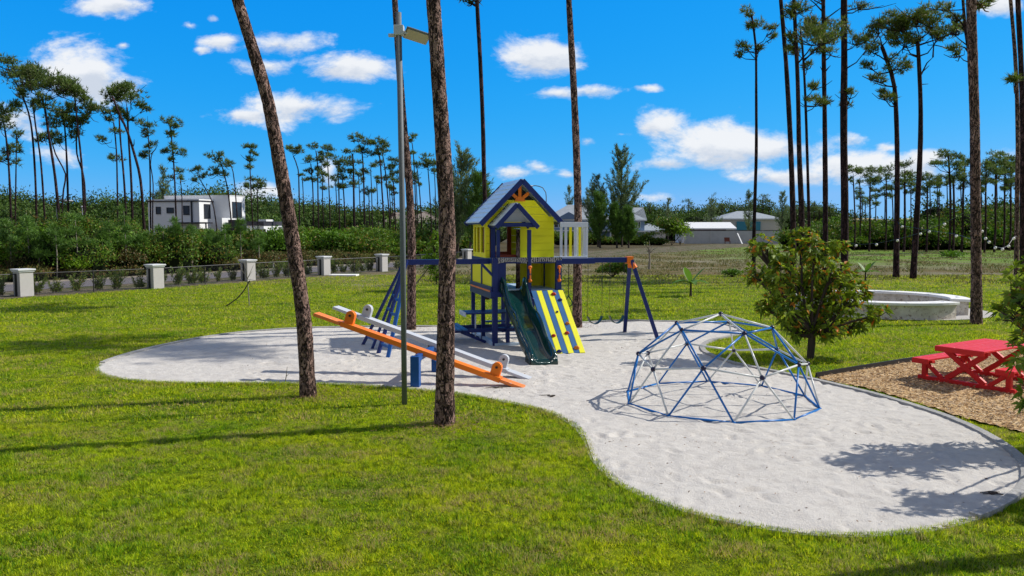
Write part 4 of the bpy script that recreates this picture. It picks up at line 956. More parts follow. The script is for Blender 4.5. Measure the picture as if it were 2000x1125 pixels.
# pines beyond the road, left
L1 = 'tall pines beyond the road on the left'
def pl(label, d, path, puffs, w=5, **k): pine(label, d, path, puffs, w, w * .6, L1, True, **k)
pl('pine cut by the left edge with a dark drooping crown', 60, [(22,440),(18,340),(12,270),(4,225)], [(5,235,36,22),(2,215,30,14),(14,292,20,12),(5,310,22,8)])
pl('thin short pine with sparse side tufts, second from the left edge', 64, [(30,440),(31,350),(32,280),(32,262)], [(32,262,12,12),(38,285,12,6),(30,318,16,6)], 3.5, dens=.6)
pl('tall pine with a wide wind-swept crown reaching the left edge', 58, [(72,440),(68,330),(60,240),(45,190),(30,160)], [(20,135,36,18),(50,150,34,16),(5,120,24,10),(42,185,16,10)], 5)
pl('tall pine under the same wide crown as its left neighbour, with a slim straight trunk', 60, [(88,440),(80,320),(70,250),(64,200)], [(60,165,34,18),(78,150,28,12),(70,205,18,12),(35,205,16,8)], 4.5)
pl('tall pine with the broadest flat crown, against the big white cloud', 57, [(116,440),(108,350),(96,270),(88,215),(80,185)], [(85,160,44,22),(110,170,30,18),(65,140,34,14),(135,165,22,10),(92,200,18,14)], 6.5)
pl('pine with dense dark ragged crown below the cloud', 60, [(134,440),(131,330),(128,270),(125,235)], [(125,222,26,18),(108,240,20,12),(140,240,16,14),(112,272,16,10)], 5)
pl('pine with crooked lower trunk rising beside the dense ragged crown', 61, [(120,440),(124,370),(128,340),(108,300),(100,270)], [(98,262,16,10),(84,270,12,8)], 4)
pl('pine whose crown points right with a long bent side limb', 58, [(165,440),(160,330),(152,250),(146,190)], [(145,175,26,16),(158,190,20,12),(140,208,24,14),(172,212,20,10),(130,160,20,10)], 5)
pl('slim pine with forked trunk under the right end of the tree group', 60, [(167,440),(164,350),(150,300),(150,250)], [(160,240,22,12),(180,205,16,10),(148,262,14,12),(170,230,14,8)], 4.5)
pl('thin pine with level side tufts separated along its trunk', 64, [(230,440),(229,360),(227,290),(222,240)], [(220,215,20,12),(200,272,16,5),(220,308,15,8),(222,254,16,6),(213,232,14,6)], 4, dens=.8)
pl('pine with a big domed crown, left trunk of three', 60, [(247,440),(242,350),(235,270),(232,210)], [(218,188,24,14),(240,180,30,16),(228,215,20,10)], 5)
pl('pine with a big domed crown, right trunk of three', 61, [(259,440),(256,350),(251,270),(248,210)], [(262,192,30,16),(245,172,26,10),(280,210,14,7),(252,232,14,8)], 5.5)
pl('leaning broken-topped pine trunk without a crown', 55, [(281,440),(274,350),(262,300),(248,255),(232,220),(219,188)], [], 6.5, bare=(((258,290),(262,272)),((240,240),(232,225))))
pl('small pine with round tufted crown right of the leaning bare trunk', 66, [(294,430),(293,340),(291,290),(289,260)], [(290,245,20,9),(285,262,14,9),(290,285,14,7),(282,302,10,8)], 3.5, dens=.8)
pl('thin twisted dead-looking pine stem behind the small round-crowned pine', 66, [(298,430),(299,360),(294,320),(297,300)], [(284,300,10,6)], 3, dens=.5, bare=(((296,300),(308,282)),))
pl('pine with zigzag layered crown above the left end of the white house', 70, [(344,430),(341,350),(337,290),(333,250)], [(328,236,14,8),(346,245,16,8),(334,260,16,8),(338,285,12,8),(352,297,14,6),(326,294,10,6),(336,313,10,5)], 4, dens=.9)
pl('low thin pine with little crown in front of the white house roof', 72, [(356,440),(355,380),(351,340)], [(350,335,10,8),(354,350,10,5),(334,345,10,5)], 2.6, dens=.6)
pl('small curved pine bowing left over the white house', 74, [(424,455),(416,400),(402,370),(390,350)], [(385,330,14,8),(396,345,12,6),(378,350,8,5)], 3, dens=.8)
pl('pine with crown swept to the left above the white house tower', 74, [(452,440),(446,380),(438,340),(430,315)], [(425,308,18,9),(438,320,16,8),(420,338,16,7),(436,340,12,6)], 3.4)
pl('bare bent pine stem with a hooked top beside the white house tower', 70, [(466,470),(460,380),(455,335),(450,322)], [(447,318,8,4)], 3, dens=.5)
pl('slender pine with stacked little tufts right of the white house tower', 74, [(494,450),(490,370),(488,310),(490,290)], [(490,287,13,7),(486,312,9,5),(482,328,9,5),(496,300,9,5),(480,362,8,6)], 3)
pl('low flat-crowned pine between the white house and the leaning trunk', 76, [(504,440),(503,390),(503,370)], [(500,352,18,6),(510,362,16,6),(498,366,10,4)], 2.6)
L2 = 'pines in the far grove left of the playset'
def pm_(label, d, path, puffs, w=3.4, **k): pine(label, d, path, puffs, w, w * .6, L2, True, **k)
pm_('pine with crooked stem and open crown just right of the leaning trunk', 85, [(585,440),(584,370),(582,330),(573,305)], [(566,290,12,8),(580,296,12,7),(586,288,6,5)])
pm_('pine with narrow side-tufted crown, leftmost in the far grove', 95, [(612,440),(611,370),(607,320)], [(606,312,12,8),(603,335,10,6),(610,350,8,5)])
pm_('tall pine with open two-level crown near the left end of the far grove', 95, [(622,445),(621,380),(620,320),(617,295)], [(615,288,13,6),(628,310,16,8),(622,330,12,7),(636,322,10,6)])
pm_('pine with small domed crown beside the cloud gap in the far grove', 96, [(645,445),(643,380),(640,320),(638,300)], [(640,290,16,7),(632,300,12,6),(648,305,8,5)], 3)
pm_('shorter pine with low rounded crown in front of the cloud gap', 92, [(632,445),(630,390),(630,350)], [(630,340,12,9),(638,367,10,4),(626,352,9,6)], 2.8)
pm_('pine with wide flat upper tuft right of the cloud gap', 98, [(663,445),(662,380),(660,330)], [(662,312,16,8),(672,318,12,6),(656,322,10,5)])
pm_('stout pine with two stacked round crowns in the middle of the far grove', 90, [(674,445),(672,390),(669,350)], [(668,345,15,9),(664,332,12,7),(664,365,10,5),(672,365,8,5)], 3.5)
pm_('thick-stemmed pine with crown tufts down its trunk, middle of the far grove', 90, [(692,440),(691,380),(690,320),(688,300)], [(687,296,13,7),(690,316,15,9),(686,338,12,8),(690,358,13,9)], 5)
pm_('tallest pine of the far grove with a broad ragged crown', 92, [(712,450),(711,380),(709,320),(706,290)], [(700,270,16,8),(716,275,16,9),(708,292,16,8),(722,300,10,5)], 4)
pm_('pine with low small tuft below the tallest crown of the far grove', 94, [(722,450),(721,400),(720,370)], [(722,372,12,7),(714,376,8,5)], 2.8)
pm_('slim pine with a high side tuft between the two broadest crowns', 98, [(727,440),(726,380),(724,330)], [(726,322,10,6),(712,334,12,7)], 2.6)
pm_('pine with forked trunk and drooping right crown in the far grove', 92, [(750,440),(746,370),(742,310),(736,285)], [(732,275,16,8),(746,282,14,9),(738,296,12,7)], 4)
pm_('leaning pine with thin stem next to the forked far-grove pine', 93, [(762,445),(757,380),(752,330),(745,290)], [(748,292,10,8),(744,318,9,5)], 3.4)
pm_('pine with scattered mid-height tufts left of the lamp post', 96, [(772,440),(770,390),(767,340)], [(766,330,14,9),(772,315,14,6),(760,345,11,7),(775,352,10,6)], 3.6)
pm_('pine with loose crown right against the lamp post', 94, [(784,440),(783,380),(780,330)], [(780,318,14,8),(772,338,10,6),(786,345,10,7)], 3.6)
pm_('thin pine with a single high cap tuft right of the lamp post', 96, [(813,455),(811,380),(808,310),(805,280)], [(805,268,12,5),(802,275,9,4)], 3)
pm_('pine with level tufts between lamp post and thick trunk', 95, [(824,450),(820,380),(815,330)], [(814,322,14,7),(808,340,10,6),(800,300,10,6)], 3)
pm_('pine with round crown close left of the thick front trunk', 90, [(842,430),(839,370),(835,320)], [(834,308,13,8),(842,320,10,6),(830,322,9,5)], 3)
pm_('pine half hidden by the thick front trunk', 90, [(851,430),(850,370),(848,330)], [(850,320,10,8),(846,335,8,5)], 2.6)
for k, (x, y, s) in enumerate([(655,355,.8),(700,345,.9),(735,350,.8),(760,365,.8),(798,350,1),(765,372,.8),(812,352,.8),(590,345,.6)]):
    pine(['faint background pine just right of the first pine of the far grove','faint background pine behind the wide flat tuft of the far grove','faint background pine between the forked pine and the tallest crown','faint background pine left of the lamp post beside the scattered tufts','faint background pine immediately right of the lamp post','lowest faint background pine left of the lamp post','faint background pine under the single high cap tuft','faint background pine touching the leaning front trunk'][k], 112, [(x + 4, 440), (x + 2, y + 30), (x, y)], [(x, y - 4, 11 * s, 7 * s), (x + 7, y + 6, 7, 4)], 2.4, 1.6, L2, True)
L3 = 'pines behind the dark hedge on the right'
def pr(label, d, path, puffs, w=4, **k): pine(label, d, path, puffs, w, w * .7, L3, True, **k)
pr('slim pine with layered crown right beside the tall dark trunk behind the leafy tree', 105, [(1670,440),(1668,380),(1666,345)], [(1664,330,13,7),(1674,335,11,6),(1660,350,8,6)], 3.4)
pr('slim pine with small crown, second from the left behind the hedge', 107, [(1680,440),(1680,380),(1678,350)], [(1680,332,12,6),(1684,342,10,6),(1676,355,8,4)], 3.2)
pr('pine with tall dense crown left of the touching pair, with low tufts', 100, [(1699,440),(1699,380),(1700,345)], [(1700,335,18,9),(1695,355,16,9),(1712,350,12,8),(1704,390,14,7),(1712,398,10,5)], 4)
pr('pine with mushroom-shaped crown left of the pair of bushy pines', 104, [(1731,435),(1731,380),(1731,345)], [(1731,333,17,8),(1740,345,12,6),(1722,352,9,5)], 3.4)
pr('thin pine with loose mid-height tufts between mushroom crown and pair', 108, [(1744,430),(1743,390),(1741,365)], [(1742,368,12,6),(1738,382,10,6),(1748,360,8,5)], 2.8)
pr('pine with dense stacked crown between the touching pair of trunks', 98, [(1767,440),(1767,380),(1767,335)], [(1768,322,15,9),(1772,340,18,10),(1762,352,14,8),(1776,362,12,6)], 5)
pr('thin pine just left of the curved trunk of the pair', 106, [(1779,430),(1779,390),(1779,360)], [(1780,350,9,8),(1784,372,8,5)], 2.6)
pr('pine with round dark crown right of the pair of trunks', 98, [(1811,440),(1811,390),(1812,360)], [(1812,345,16,8),(1818,360,18,9),(1806,370,12,7),(1830,350,12,6)], 4)
pr('thin pine with a small crown beside the round dark crown', 104, [(1834,440),(1834,390),(1835,370)], [(1836,362,10,6),(1830,380,10,5)], 3)
pr('tall pine with the widest crown behind the hedge', 92, [(1856,445),(1856,380),(1854,330),(1852,305)], [(1850,302,22,9),(1870,308,16,9),(1832,320,18,7),(1860,322,20,10),(1820,318,10,5),(1862,345,16,9)], 5)
pr('second stem beneath the widest crown behind the hedge', 92, [(1863,445),(1863,390),(1862,345)], [(1866,358,12,8),(1872,330,10,6)], 5)
pr('pine with layered crown left of the thick trunk by the seat wall', 96, [(1880,445),(1881,380),(1884,330)], [(1884,322,14,8),(1892,312,10,7),(1878,345,12,8),(1890,360,12,7)], 5)
for k, (x, y, s, lb_) in enumerate([(1925,322,1.1,'pine with full rounded crown just right of the thick trunk by the seat wall'),(1944,306,1.2,'high-crowned pine between the thick trunk and the right-edge trunks'),(1962,322,1.1,'dark pine left of the right-edge trunks'),(1974,312,1.2,'pine with tangled crown hidden partly by the right-edge trunks'),(1995,318,1.2,'pine with heavy crown cut by the right edge behind the hedge')]):
    pr(lb_, 94 + k * 3, [(x, 440), (x, 390), (x + 1, y + 15)], [(x, y, 15 * s, 8 * s), (x + 9, y + 10, 13 * s, 8 * s), (x - 8, y + 14, 12 * s, 8 * s), (x + 2, y + 32, 13 * s, 8), (x - 4, y + 48, 10, 6)], 4.2)
for k in range(16):
    x = 1690 + k * 20 + rnd.uniform(-7, 7); y = (365 if x < 1800 else 345) + rnd.uniform(-12, 14)
    pine('faint thin pine behind the right hedge, %s counted from the left' % ['first','second','third','fourth','fifth','sixth','seventh','eighth','ninth','tenth','eleventh','twelfth','thirteenth','fourteenth','fifteenth','sixteenth'][k], 118, [(x, 440), (x + 1, 400), (x, y + 5)], [(x, y, 12, 7), (x + rnd.uniform(-8, 8), y + 14, 9, 6)], 2.6, 1.8, 'thin background pines behind the hedge', True)

# ------------------------------------------------------------------ casuarinas
def casuarina(label, d, base, top, lean, branches, m='casu', seed=1, spread=1.0, dens=1.0, name='casuarina_tree', cat='tree'):
    r = np.random.RandomState(seed); b0 = W(base[0], base[1], d); b0[2] = 0; tp = W(top[0], top[1], d); t = thing(name, label, cat, b0)
    P = np.array([b0, b0 * .6 + tp * .4 + (lean * .1, 0, 0), tp]); tb = MB(); tb.tube(smooth(P, 10), np.linspace(.16, .02, len(smooth(P, 10))), 7, False); cr = MB(); H = tp[2]
    for k in range(branches):
        f = .12 + .86 * r.rand(); o = np.array([np.interp(f, [0, .4, 1], P[:, i]) for i in range(3)]); th = r.uniform(0, 2 * math.pi)
        L = spread * H * (.34 * (1 - f) + .07) * r.uniform(.6, 1.2); dv = np.array([math.cos(th) + lean, math.sin(th) * .8, .9 + 1.4 * r.rand()]); dv = unit(dv); e = o + dv * L; md = (o + e) / 2 - (0, 0, L * .10)
        tb.tube([o, md, e], [.035, .02, .008], 4, False); n = int(dens * (8 + 11 * L)); q = r.rand(n, 1) ** .8; C = np.where(q < .5, o + (md - o) * q * 2, md + (e - md) * (q * 2 - 1)) + r.randn(n, 3) * .10
        D = dv + r.randn(n, 3) * .45 + (0, 0, .1); cr.spike(np.repeat(C, 3, 0), np.repeat(D, 3, 0) + r.randn(3 * n, 3) * .35, r.uniform(.3, .6, 3 * n), .065)
    part('trunk', tb, M['bark_dark'], t); part('crown', cr, M[m], t); return t
casuarina('tall feathery casuarina tree right of the straight pine trunk', 125, (1215, 480), (1213, 297), .05, 95, seed=4, spread=1.25, dens=1.5)
casuarina('smaller feathery casuarina left of the tall one, behind the balcony', 124, (1168, 480), (1165, 348), -.05, 60, seed=5, spread=1.3, dens=1.4)
casuarina('bushy dark green young casuarina in front of the two feathery ones', 118, (1172, 485), (1170, 378), 0, 80, 'casu_b', 6, 1.1, 1.8)
casuarina('low dense dark green conifer under the tall casuarina', 118, (1205, 485), (1200, 400), 0, 90, 'casu_b', 7, 1.2, 1.8)
casuarina('low bushy conifer at the right foot of the tall casuarina', 118, (1228, 485), (1226, 408), 0, 90, 'casu_b', 8, 1.2, 1.8)
casuarina('wind-swept casuarina with branches sweeping right, left of the playhouse roof', 80, (893, 470), (902, 300), .42, 80, 'casu', 9, 1.5, 1.3)
casuarina('second wind-swept casuarina close left of the playhouse roof', 78, (915, 475), (935, 345), .5, 70, 'casu_b', 10, 1.4, 1.4)
casuarina('pale feathery casuarina top beside the layered pine above the white house', 110, (318, 430), (318, 325), 0, 60, 'casu', 12, .8)
for k, (x, y) in enumerate([(1112, 365), (1150, 372), (1305, 388), (1390, 380), (1463, 376), (1528, 376)]):
    casuarina(['small wispy casuarina just left of the straight pine trunk', 'small wispy casuarina hidden behind the bushy young one', 'thin wispy treetop above the far bushes', 'pointed treetop left of the hipped roof', 'bushy pointed treetop just above the hipped roof', 'wispy treetop right of the hipped roof'][k], 165, (x, 440), (x, y), 0, 45, 'casu', 20 + k, 1.0)

# ------------------------------------------------------------------ leafy masses
def lump(cr, core, c, r, n, L, Wd, sc=.14):
    u = rs.randn(n, 3); u /= np.linalg.norm(u, axis=1)[:, None]; u[:, 2] = np.where(u[:, 2] < -.2, -u[:, 2] * .5, u[:, 2]); u[:, 1] = np.where(rs.rand(n) < .6, -abs(u[:, 1]), u[:, 1])
    q = 1 + rs.randn(n, 1) * sc; C = np.array(c) + u * q * np.array(r); D = rs.randn(n, 3) + u * .6 + (0, 0, .35); N = u + rs.randn(n, 3) * .6
    cr.leaf(C, D, N, L * rs.uniform(.6, 1.4, n), Wd * rs.uniform(.6, 1.4, n))
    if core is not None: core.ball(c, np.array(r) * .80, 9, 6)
def sd(p): return (np.array(p[:2]) - P1) @ FN
def mass(name, label, items, m, cat='undergrowth'):
    """items: (x, y, rx, ry, height, leaves, leaf length)"""
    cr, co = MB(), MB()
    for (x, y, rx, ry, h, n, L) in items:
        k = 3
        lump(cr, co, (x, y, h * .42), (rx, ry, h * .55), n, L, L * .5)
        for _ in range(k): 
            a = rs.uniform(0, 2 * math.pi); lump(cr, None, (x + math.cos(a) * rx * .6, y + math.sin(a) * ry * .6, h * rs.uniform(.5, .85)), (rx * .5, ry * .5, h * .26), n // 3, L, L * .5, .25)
    o = part(name, cr, M[m]); props(o, label, cat, None, 'stuff'); part('stems_or_shade_core', co, M['core'], o)  # solid dark balls inside the clumps stand in for inner shade
def pick(px0, px1, d0, d1, n, hl, hh, rl, rh, den, L, smin=10.5):
    out = []
    for _ in range(n * 4):
        if len(out) >= n: break
        x, d = rnd.uniform(px0, px1), rnd.uniform(d0, d1); X = (x - 1000) / F * d
        if sd((X, d)) < smin: continue
        r = rnd.uniform(rl, rh); h = rnd.uniform(hl, hh); out.append((X, d, r, r, h, int(den * r * h), L * rnd.uniform(.8, 1.2)))
    return out
mass('undergrowth', 'dark tangled bushes behind the road on the left', pick(-60, 280, 47, 62, 55, 1.8, 3.6, .9, 2.0, 330, .17) + pick(280, 425, 47, 60, 26, 1.4, 2.8, .9, 1.7, 330, .17), 'under')
mass('undergrowth', 'brighter green shrubs mixed through the bushes on the left', pick(-60, 470, 47, 60, 34, 1.0, 2.9, .7, 1.5, 330, .17), 'under_l')
mass('undergrowth', 'rusty brown climbing growth in the bushes on the left', pick(140, 330, 47, 56, 11, 1.6, 3.2, .9, 1.7, 360, .15) + pick(-20, 60, 46, 50, 5, 1.0, 2.0, .8, 1.2, 360, .15), 'under_r')
mass('undergrowth', 'dark bush belt in front of the white house and far grove', pick(400, 930, 70, 84, 80, 1.5, 2.8, 1.3, 2.6, 170, .28), 'under')
mass('undergrowth', 'green bush belt behind the far scrub', pick(380, 930, 66, 84, 34, 1.2, 2.8, 1.2, 2.2, 170, .26), 'under_l')
mass('scrub', 'low reddish and green scrub between road and bush belt', pick(430, 960, 54, 70, 190, .35, 1.0, .8, 1.7, 480, .17, 10.5) + pick(-40, 440, 44, 50, 60, .3, .8, .5, 1.0, 480, .14, 9.8), 'scrub', 'scrub')
mass('hedgerow', 'dense dark bushes along the far right end of the field', [(x * 112 / F, 112 + rnd.uniform(-2, 8), rnd.uniform(2.0, 4), 3, (rnd.uniform(2.6, 4.2) if x < 860 else rnd.uniform(3.6, 6.2)), 560, .36) for x in range(590, 1120, 13)] + [(x * 108 / F, 108 + rnd.uniform(-1, 2), rnd.uniform(1.5, 3), 2, rnd.uniform(1.5, 3.4), 420, .36) for x in range(600, 1120, 22)], 'under')
mass('hedgerow', 'lighter green bushes scattered in the far right hedge', [(x * 109 / F, 110 + rnd.uniform(-2, 4), rnd.uniform(1.5, 2.6), 2, rnd.uniform(2.5, 4.4), 420, .36) for x in (640, 700, 745, 800, 860, 930, 985, 1040)], 'under_l')
mass('hedgerow', 'row of low dark bushes in front of the blue houses', [(x * 138 / F, 138, rnd.uniform(1.2, 2.0), 1.5, rnd.uniform(1.0, 2.2), 260, .35) for x in range(90, 300, 14)] + [(x * 100 / F, 100, 1.6, 1.5, rnd.uniform(1.2, 3.2), 260, .35) for x in range(-130, -60, 14)], 'under')
def wood(d, px0, px1, top, n, r, L, den): return [((x - 1000) / F * d, d + rnd.uniform(-6, 10), r * rnd.uniform(.7, 1.3), r, max(1.5, (3 + (HZ - top(x)) / F * d) * rnd.uniform(.72, 1.05)), den, L) for x in np.linspace(px0, px1, n) + rs.uniform(-8, 8, n)]
hilltop = lambda x: float(np.interp(x, [-80, 0, 60, 130, 250, 320, 400, 440, 520, 600, 700, 930], [372, 372, 382, 386, 385, 376, 372, 370, 388, 396, 404, 402]))
mass('woodland', 'dark wooded hillside along the horizon on the left', wood(160, -80, 560, lambda x: hilltop(x) + 2, 60, 5.5, .48, 900) + wood(135, -80, 600, lambda x: hilltop(x) + 22, 55, 4.5, .45, 700) + wood(115, -80, 940, lambda x: 425 + 5 * math.sin(x / 40), 60, 4, .42, 560), 'wood_far', 'woodland')
mass('woodland', 'distant tree belt behind the far grove', wood(150, 520, 960, hilltop, 42, 5, .46, 700), 'wood_far', 'woodland')
mass('woodland', 'low distant tree line behind the grey-roofed houses', wood(200, 1225, 1650, lambda x: 404 + 6 * math.sin(x / 17) + 4 * math.sin(x / 7), 62, 4.5, .5, 700) + wood(185, 1225, 1420, lambda x: 415, 20, 4, .6, 400), 'wood_far', 'woodland')
mass('woodland', 'leafy trees behind the hedge at the far right', wood(125, 1880, 2090, lambda x: 392, 22, 4, .5, 420) + wood(128, 1610, 1900, lambda x: 436 - 5 * math.sin(x / 23), 22, 3, .5, 420), 'wood_far', 'woodland')
# sparse treetops standing above the low distant line
for k, (x, y) in enumerate([(1240, 402), (1268, 398), (1345, 392), (1410, 398), (1433, 404), (1490, 380), (1502, 392), (1590, 396), (1620, 400), (1690, 392), (1600, 408), (1560, 402)]):
    pine('tiny pine above the far tree line, %s' % ['just right of the blue house','left of the big dark bush','above the big dark bush','above the workshop roof, left one','above the workshop roof, right one','above the right end of the hipped roof','just right of the hipped roof peak','between the close trunk pair and the forked trunk','left of the tall dark trunk','right of the tall dark trunk','behind the straight forked-crown pine','behind the close pair of trunks'][k], 190, [(x, 440), (x, y + 10), (x + 1, y + 2)], [(x, y + 2, 11, 5), (x + 5, y + 9, 9, 5), (x - 6, y + 12, 9, 5)], 2.2, 1.6, 'small pines above the distant tree line', True, dens=.5)

def bush(name, label, c, r, h, m, n, L, cat='bush', group=None, wd=.5):
    t = thing(name, label, cat, c, group); cr, st_ = MB(), MB()
    for _ in range(9): 
        e = np.array(c) + rs.randn(3) * (r * .5, r * .5, 0) + (0, 0, h * rs.uniform(.5, .9)); st_.tube([c, (np.array(c) + e) / 2 + rs.randn(3) * .05, e], [.03, .02, .01], 4, False)
    for _ in range(7):
        a = rs.uniform(0, 2 * math.pi); q = rs.uniform(0, .65); lump(cr, None, np.array(c) + (math.cos(a) * r * q, math.sin(a) * r * q, h * rs.uniform(.3, .78)), (r * .5, r * .5, h * .28), n // 7, L, L * wd, .3)
    part('stems_or_shade_core', st_, M['bark_dark'], t); part('foliage', cr, M[m], t); return t
bush('bush', 'round dark green bush on the field behind the swings', G(1197, 541), 1.0, .95, 'under', 2400, .16)
bush('bush', 'large dark bush with a palm-like top left of the white block wall', np.array([(1312 - 1000) / F * 138, 138, 0]), 3.2, 4.6, 'under', 2600, .40)
bush('bush', 'bright green palm-leaved bush beside the white block wall', np.array([(1328 - 1000) / F * 136, 136, 0]), 1.8, 4.2, 'lime', 300, .8, wd=.2)
bush('bush', 'low leafy weed clump on the field left of the leafy red-tipped tree', G(1430, 541), .6, .45, 'under_l', 700, .14)
bush('bush', 'bright weed clump on the far green field left of the thick trunk', G(1862, 503), 1.3, .5, 'under_l', 700, .25)
bush('bush', 'small bright green bush near the road behind the fence, between first and second pillar', np.array([*(P1 + FD * 8 + FN * 10.2), 0]), .9, 1.3, 'lime', 900, .15)
YPX = [(150, 3.6), (245, 4.2), (470, 3.5), (345, 3.8), (75, 2.6), (440, 3.2), (20, 3.4), (110, 3.0), (200, 2.7), (285, 2.6), (375, 3.0), (410, 2.6), (55, 3.9), (320, 2.9), (215, 3.6), (505, 2.6), (180, 2.2), (265, 2.4)]
for k, (x, h) in enumerate(YPX):
    d_ = 46
    X = (x - 1000) / F * d_; d2 = d_
    while sd((X, d2)) < 10.2: d2 += .5; X = (x - 1000) / F * d2
    c = np.array([X, d2, 0]); t = thing('young_pine', ['young pine with pale slender stem standing in front of the bushes, second from left', 'young pine with sparse long-needled tufts before the rusty bushes', 'young pine right of the white house, before the scrub', 'young pine with dense top in front of the white house', 'leftmost young pine, short and bushy beside the road', 'young pine with a forked bushy top below the white house tower'][k] if k < 6 else 'young pine among the roadside bushes, ' + ['nearest the left edge of the picture','behind the fence gap, left one','halfway between nearest and second pillar','directly behind the second pillar','left of the broken sapling, taller one','left of the broken sapling, shorter one','above the nearest pillar','just right of the second pillar','tall one left of the rusty bushes','just right of the broken sapling','short one left of the rusty bushes','short one in front of the rusty bushes'][k - 6], 'young pine', c, 'young pines behind the road')
    b = MB(); b.tube([c, c + (.05, 0, h * .5), c + (0, 0, h)], [.045, .035, .015], 6, False); part('trunk', b, M['bark_pale'], t); cr = MB()
    for _ in range(9): z = rs.uniform(.45, 1.0); tufts(cr, c + np.array([rs.randn() * .35 * (1.2 - z), rs.randn() * .3, h * z]), (.22, .22, .2), 22, .34, .035, 7)
    part('crown', cr, M['casu_b'], t)

# shrubs planted along the fence
protos = []
lbl = lambda i, t_: None
def croton(c, h):
    t = thing('fence_shrub', '', 'shrub', c, 'young shrubs planted along the fence'); st_, cr = MB(), MB()
    for _ in range(12):
        a = rs.uniform(0, 2 * math.pi); e = c + np.array([math.cos(a) * rs.uniform(.1, .52), math.sin(a) * rs.uniform(.1, .52), h * rs.uniform(.5, 1)]); c_ = c + (rs.uniform(-.18, .18), rs.uniform(-.15, .15), 0); st_.tube([c_, (c_ + e) / 2 + (0, 0, .05), e], [.012, .009, .006], 4, False)
        n = 60; q = rs.uniform(.12, 1.02, (n, 1)); C = c_ + (e - c_) * q + rs.randn(n, 3) * .03; D = rs.randn(n, 3) + (e - c) * 1.6 + (0, 0, .2); cr.leaf(C, D, rs.randn(n, 3) + (0, 0, 1), rs.uniform(.09, .17, n), rs.uniform(.025, .045, n))
    part('stems_or_shade_core', st_, M['bark_dark'], t); part('leaves', cr, M['croton'], t); return t
base = np.array([0.0, 0, 0]); pro = None; tt_ = -7.0; k = 0; protos = []
spots = []
for i in range(6):
    a, c = PG2[i][:2], PG2[i + 1][:2]; L = np.linalg.norm(c - a); n = 6 if i < 5 else 7
    if i == 0: n = 5
    for j in range(n): spots.append((i, j, n, a + (c - a) * ((j + .75) / (n + .4)) + FN * rnd.uniform(.45, .8)))
where = ['left of the nearest pillar', 'between the nearest and the second pillar', 'between the second pillar and the broken sapling', 'behind the leaning pine trunk', 'between the slab pillar and the swing frame', 'behind the swing beam']
ordn = ['first', 'second', 'third', 'fourth', 'fifth', 'sixth', 'seventh']
for q_, (i, j, n, p) in enumerate(spots):
    c = np.array([p[0], p[1], 0.0])
    if q_ < 4: o = croton(c, rnd.uniform(.85, 1.1)); protos.append(o)
    else: o = copy_tree(protos[q_ % 4], tuple(c), rnd.uniform(0, 6.2), rnd.uniform(.8, 1.2))
    o['label'] = '%s young shrub along the fence %s' % (ordn[j], where[i])

# ------------------------------------------------------------------ leafy trees near the sand
def rosettes(cr, C, Dn, k, L, Wd, droop=.25):
    n = len(C); th = rs.uniform(0, 2 * math.pi, (n, k)); Dn = Dn / np.linalg.norm(Dn, axis=1)[:, None]
    A = np.cross(Dn, rs.randn(n, 3)); A /= np.linalg.norm(A, axis=1)[:, None]; B = np.cross(Dn, A)
    e = rs.uniform(.1, .9, (n, k, 1)); D = (np.cos(th)[..., None] * A[:, None] + np.sin(th)[..., None] * B[:, None]) + Dn[:, None] * e; N = Dn[:, None] * 1.2 - D * .3 + rs.randn(n, k, 3) * .15
    cr.leaf(np.repeat(C, k, 0), D.reshape(-1, 3), N.reshape(-1, 3), L * rs.uniform(.6, 1.2, n * k), Wd * rs.uniform(.7, 1.2, n * k), .5, droop)
def leafy(name, label, base, lobes, m, n, L, Wd, k=8, tr=.08, fork=.7, seed=1):
    t = thing(name, label, 'tree', base); tb, cr = MB(), MB(); b0 = np.array(base); f = b0 + np.array([.03, 0, fork]); tb.tube(smooth([b0 - (0, 0, .05), b0 + (.02, 0, fork * .5), f], 6), tr, 9, True)
    tot = sum(r[0] * r[2] for _, r in lobes)
    for c, r in lobes:
        c = np.array(c); r = np.array(r); s = f + rs.randn(3) * .03; e = c - (0, 0, r[2] * .2); md = s * .45 + e * .55 + np.array([0, 0, -.1]) + rs.randn(3) * .1
        tb.tube(smooth([s - (0, 0, .05), md, e], 6), np.linspace(tr * .55, tr * .16, len(smooth([s - (0, 0, .05), md, e], 6))), 6, False)
        m_ = max(6, int(n * r[0] * r[2] / tot)); u = rs.randn(m_, 3); u /= np.linalg.norm(u, axis=1)[:, None]; q = rs.rand(m_, 1) ** .33; C = c + u * q * r
        for i in range(0, m_, 2): tb.tube([e * .6 + md * .4, (e + C[i]) / 2 + (0, 0, -.04), C[i]], [.016, .011, .006], 4, False)
        rosettes(cr, C, u * .8 + rs.randn(m_, 3) * .3 + (0, 0, .65), k, L, Wd)
    part('trunk', tb, M['bark_dark'], t); part('crown', cr, M[m], t); return t
bt = G(1582, 702); dT = bt[1]
def lob(px, py, rx, ry, dy=0, d=None): d = d or dT; return (W(px, py, d + dy), (rx / F * d, max(rx, ry) / F * d * .9, ry / F * d))
lobes = [lob(1487,480,26,24),(lob(1530,498,22,20,-.2)),lob(1568,468,30,24,.2),lob(1590,490,30,28,-.3),lob(1638,482,22,16,.1),lob(1480,535,26,22,.2),lob(1520,540,30,28,-.4),lob(1570,545,40,34,.5),lob(1620,530,36,30,-.2),
         lob(1650,545,22,20,.3),lob(1500,595,26,22,.3),lob(1545,600,36,30,-.5),lob(1600,600,40,34,.3),lob(1650,590,34,26,-.3),lob(1682,570,22,20,.3),lob(1560,640,34,20,.2),lob(1620,645,34,18,-.2),lob(1672,630,30,20,.2),lob(1712,612,22,20,-.1),lob(1530,560,30,30,.8),lob(1600,560,40,36,.9),lob(1640,570,36,30,.8)]
